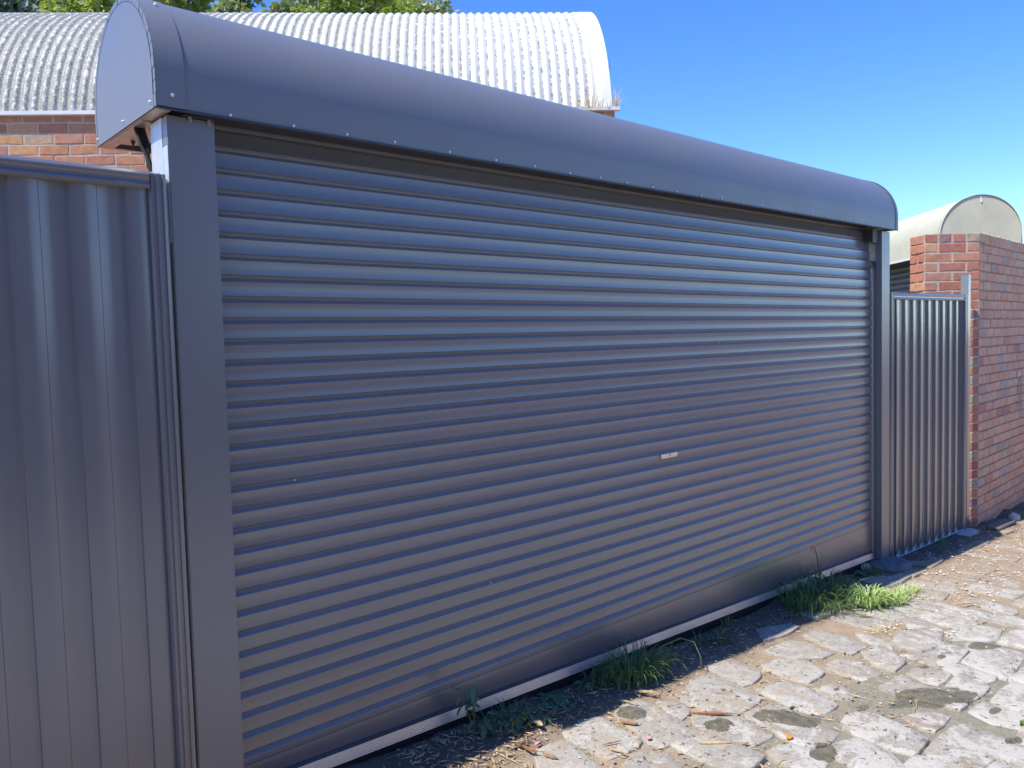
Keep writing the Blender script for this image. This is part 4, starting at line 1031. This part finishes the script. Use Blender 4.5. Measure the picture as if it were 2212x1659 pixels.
# one long bent stalk standing out of the big clump
mb=MB(); x,y=3.80,.0; z=gz(x,y)
mb.tube([(x+.16,y,z),(x+.13,y-.01,z+.12),(x+.10,y-.01,z+.24),(x+.05,y-.015,z+.31),(x+.02,y-.02,z+.315),(x-.0,y-.02,z+.29)],.0045,6,.002)
mb.tube([(x+.17,y,z),(x+.172,y,z+.15),(x+.17,y-.01,z+.25)],.003,6,.0015)
tag(link('grass_stalk',mb.mesh('grass_stalk',60),STALK),'tall bent green stalk rising from the right grass clump against the door','grass stalk')
def leafblade(name,P,wd,mat,label,cat):
    v=[];f=[];n=len(P); P=[Vector(p) for p in P]
    for i,p in enumerate(P):
        t=(P[min(i+1,n-1)]-P[max(i-1,0)]).normalized(); s=t.cross(Vector((0,-.6,1))).normalized(); ww=wd*math.sin(math.pi*min(1,(i+.4)/(n-.4)))**.7*.5
        v+=[tuple(p-s*ww),tuple(p),tuple(p+s*ww)]; v[-2]=tuple(p-Vector((0,0,ww*.3)))
    for i in range(n-1):
        for j in range(2): f.append((i*3+j,i*3+j+1,(i+1)*3+j+1,(i+1)*3+j))
    return tag(link(name,mesh(name,v,f,180),mat),label,cat)
z=gz(3.7,0)
leafblade('grass_leaf',[(3.72,-.06,z+.10),(3.66,-.055,z+.135),(3.60,-.05,z+.150),(3.54,-.05,z+.150),(3.48,-.045,z+.145)],.022,GRASS,'single wide grass leaf pointing left from the large clump','grass leaf')
# arching blade whose tip catches the sun by the middle clump
z=gz(2.1,-.2)
leafblade('grass_leaf',[(2.0,-.10,z+.03),(2.08,-.14,z+.13),(2.16,-.19,z+.16),(2.21,-.235,z+.14),(2.215,-.27,z+.07),(2.19,-.29,z+.01)],.009,GRASS,'long arching grass blade with a sunlit tip over the stones','grass leaf')

# ------------------------------------------------------------------ litter
def strip(name,x,y,ang,L,W_,H,mat,label,cat,bend=.0,seed=0):
    z=max(gz(x+.4*L*math.cos(ang)*s,y+.4*L*math.sin(ang)*s) for s in (-1,0,1))+.017
    mb=MB(); d=Vector((math.cos(ang),math.sin(ang),0)); s=Vector((-d.y,d.x,0)); P=[]
    for k in range(5):
        t=k/4-.5; P.append(Vector((x,y,z))+d*L*t+s*bend*(t*t*4-1)*L*.2+Vector((0,0,H*.5+.002*nz(k,seed))))
    k0=len(mb.v)
    for i,p in enumerate(P):
        tt=[.45,1,.95,.9,.3][i]
        for u,q in ((-.5,-.5),(.5,-.5),(.5,.5),(-.5,.5)): mb.v.append(tuple(p+s*W_*u*tt+Vector((0,0,H*q*tt))))
    for i in range(4):
        for j in range(4): mb.f.append((i*4+j,i*4+(j+1)%4,(i+1)*4+(j+1)%4,(i+1)*4+j))
    mb.f+=[(3,2,1,0),(16,17,18,19)]
    return tag(link(name,mb.mesh(name),mat),label,cat)
strip('stick',1.865,-.565,R(-48),.19,.012,.007,STICK,'reddish-brown stick lying across the pale stones','stick',.05)
strip('stick',1.645,-.735,R(-43),.13,.012,.006,STRAW,'straw-coloured split stick below the reddish one','stick',.03)
strip('stick',1.73,-.81,R(-20),.06,.014,.005,STRAWD,'short brown splinter near the straw-coloured stick','stick')
strip('wood_chip',1.524,-.385,R(-70),.085,.026,.010,STRAWD,'tan wood chip standing in the joint between stones','wood chip')
strip('wood_chip',1.80,-.258,R(-55),.11,.014,.008,STRAW,'yellow bark strip at the shade edge','wood chip')
strip('wood_chip',1.67,-.262,R(-68),.09,.007,.005,STRAW,'thin splinter of bark on the stained stone','wood chip')
strip('wood_chip',1.074,-.362,R(-75),.065,.013,.012,STRAWD,'dark-edged wood chip at the bottom left of the cobbles','wood chip')
strip('wood_chip',1.19,-.17,R(-100),.075,.022,.008,STRAW,'curled dry leaf at the shade edge near the weeds','dry leaf')
strip('seed_pod',1.043,-.283,R(-80),.08,.010,.008,STICK,'curved reddish seed pod beside the first cobble','seed pod',.6)
rock('gumnut',(1.045,-.236),(.016,.014,.012),RUBBER,3,'pair-like dark gumnut on the bare soil','gumnut')
rock('gumnut',(1.02,-.225),(.013,.011,.010),RUBBER,6,'smaller dark gumnut just left of the other','gumnut')
strip('petal',1.478,-.530,R(20),.024,.018,.006,PINK,'pink petal in the joint below the wood chip','petal')
strip('petal',1.10,-.262,R(10),.030,.012,.004,PINK,'pale pink petal by the seed pod','petal')
strip('orange_scrap',1.925,-.905,R(30),.035,.024,.012,ORANGE,'crumpled orange scrap in the joint below the dark stain','scrap')
strip('stick',4.41,-.75,R(-32),.26,.010,.007,STRAW,'pale yellow straw on the dusty far stones','stick',.1)
strip('stick',1.33,-.46,R(-22),.085,.006,.005,STRAWD,'thin twig between the lower left stones','twig')
strip('stick',1.30,-.52,R(-70),.08,.010,.004,STRAW,'straw sliver beside the lower left twig','stick')
strip('grass_leaf',3.68,-.43,R(-55),.075,.012,.004,GRASS,'loose green leaf on the stones left of the bright grass','leaf')
strip('wood_chip',2.20,-.76,R(-35),.03,.012,.005,GREYROCK,'pale chip lying on the dark stain','chip')
r_=random.Random(77)
def scatter(name,n,fn,mat,kind,label,szl,szh,el):
    v=[];f=[]
    for i in range(n):
        x,y=fn(); z=gz(x,y)+.004+r_.random()*.012; a=r_.uniform(0,6.28); L=r_.uniform(szl,szh); W_=L*r_.uniform(*el); d=Vector((math.cos(a),math.sin(a),r_.uniform(-.12,.12))); s=Vector((-d.y,d.x,r_.uniform(-.3,.3))); k=len(v); H=min(W_,.006)*.6
        p=Vector((x,y,z)); 
        v+=[tuple(p-d*L*.5),tuple(p+s*W_*.5),tuple(p+d*L*.5),tuple(p-s*W_*.5),tuple(p+Vector((0,0,H)))]
        f+=[(k,k+1,k+4),(k+1,k+2,k+4),(k+2,k+3,k+4),(k+3,k,k+4)]
    o=link(name,mesh(name,v,f),mat); o['kind']='stuff'; o['label']=label; return o
def joint():
    while True:
        x=r_.uniform(.6,3.2); y=r_.uniform(-1.0,.0) if x<2.4 else r_.uniform(-1.2,-.1)
        if r_.random()<math.exp(-(x-.6)*.75) and not (any(inpoly(x,y,Q) for Q in STONES) and r_.random()<.88): return x,y
def shade():
    return r_.uniform(.5,4.8),r_.uniform(-.26,.03)
def far(): 
    x=r_.uniform(3.6,7.6); return x,r_.uniform(-.95+(x-3.6)*.1,-.08)
def wide(): return r_.uniform(1,5.5),r_.uniform(-1.7,-.1)
scatter('straw_litter',1100,joint,STRAW,'stuff','straw and wood slivers scattered in the joints',.012,.06,(.06,.16))
scatter('brown_litter',900,joint,STRAWD,'stuff','brown crumbs of bark and leaf in the joints',.006,.028,(.3,.8))
scatter('dry_stalk_litter',420,shade,LITD,'stuff','dull dry stalks and crumbs on the shaded soil',.015,.08,(.05,.12))
scatter('pale_crumbs',380,shade,GREYROCK,'stuff','pale crumbs on the shaded soil',.005,.016,(.4,.9))
scatter('white_gravel',520,far,GRAVELM,'stuff','white gravel specks on the dusty far lane',.008,.028,(.5,.9))
scatter('gravel_specks',420,wide,GRAVELM,'stuff','white specks of gravel among the cobbles',.005,.015,(.5,.9))
scatter('red_brown_litter',700,far,STRAWD,'stuff','reddish crumbs on the dusty far lane',.008,.03,(.2,.8))
def crumb(): return 3.56+r_.gauss(0,.07),-.56+r_.gauss(0,.04)
scatter('yellow_crumbs',70,crumb,YELLOWC,'stuff','yellow and white crumbs spilled on the cobbles',.008,.02,(.5,.9))
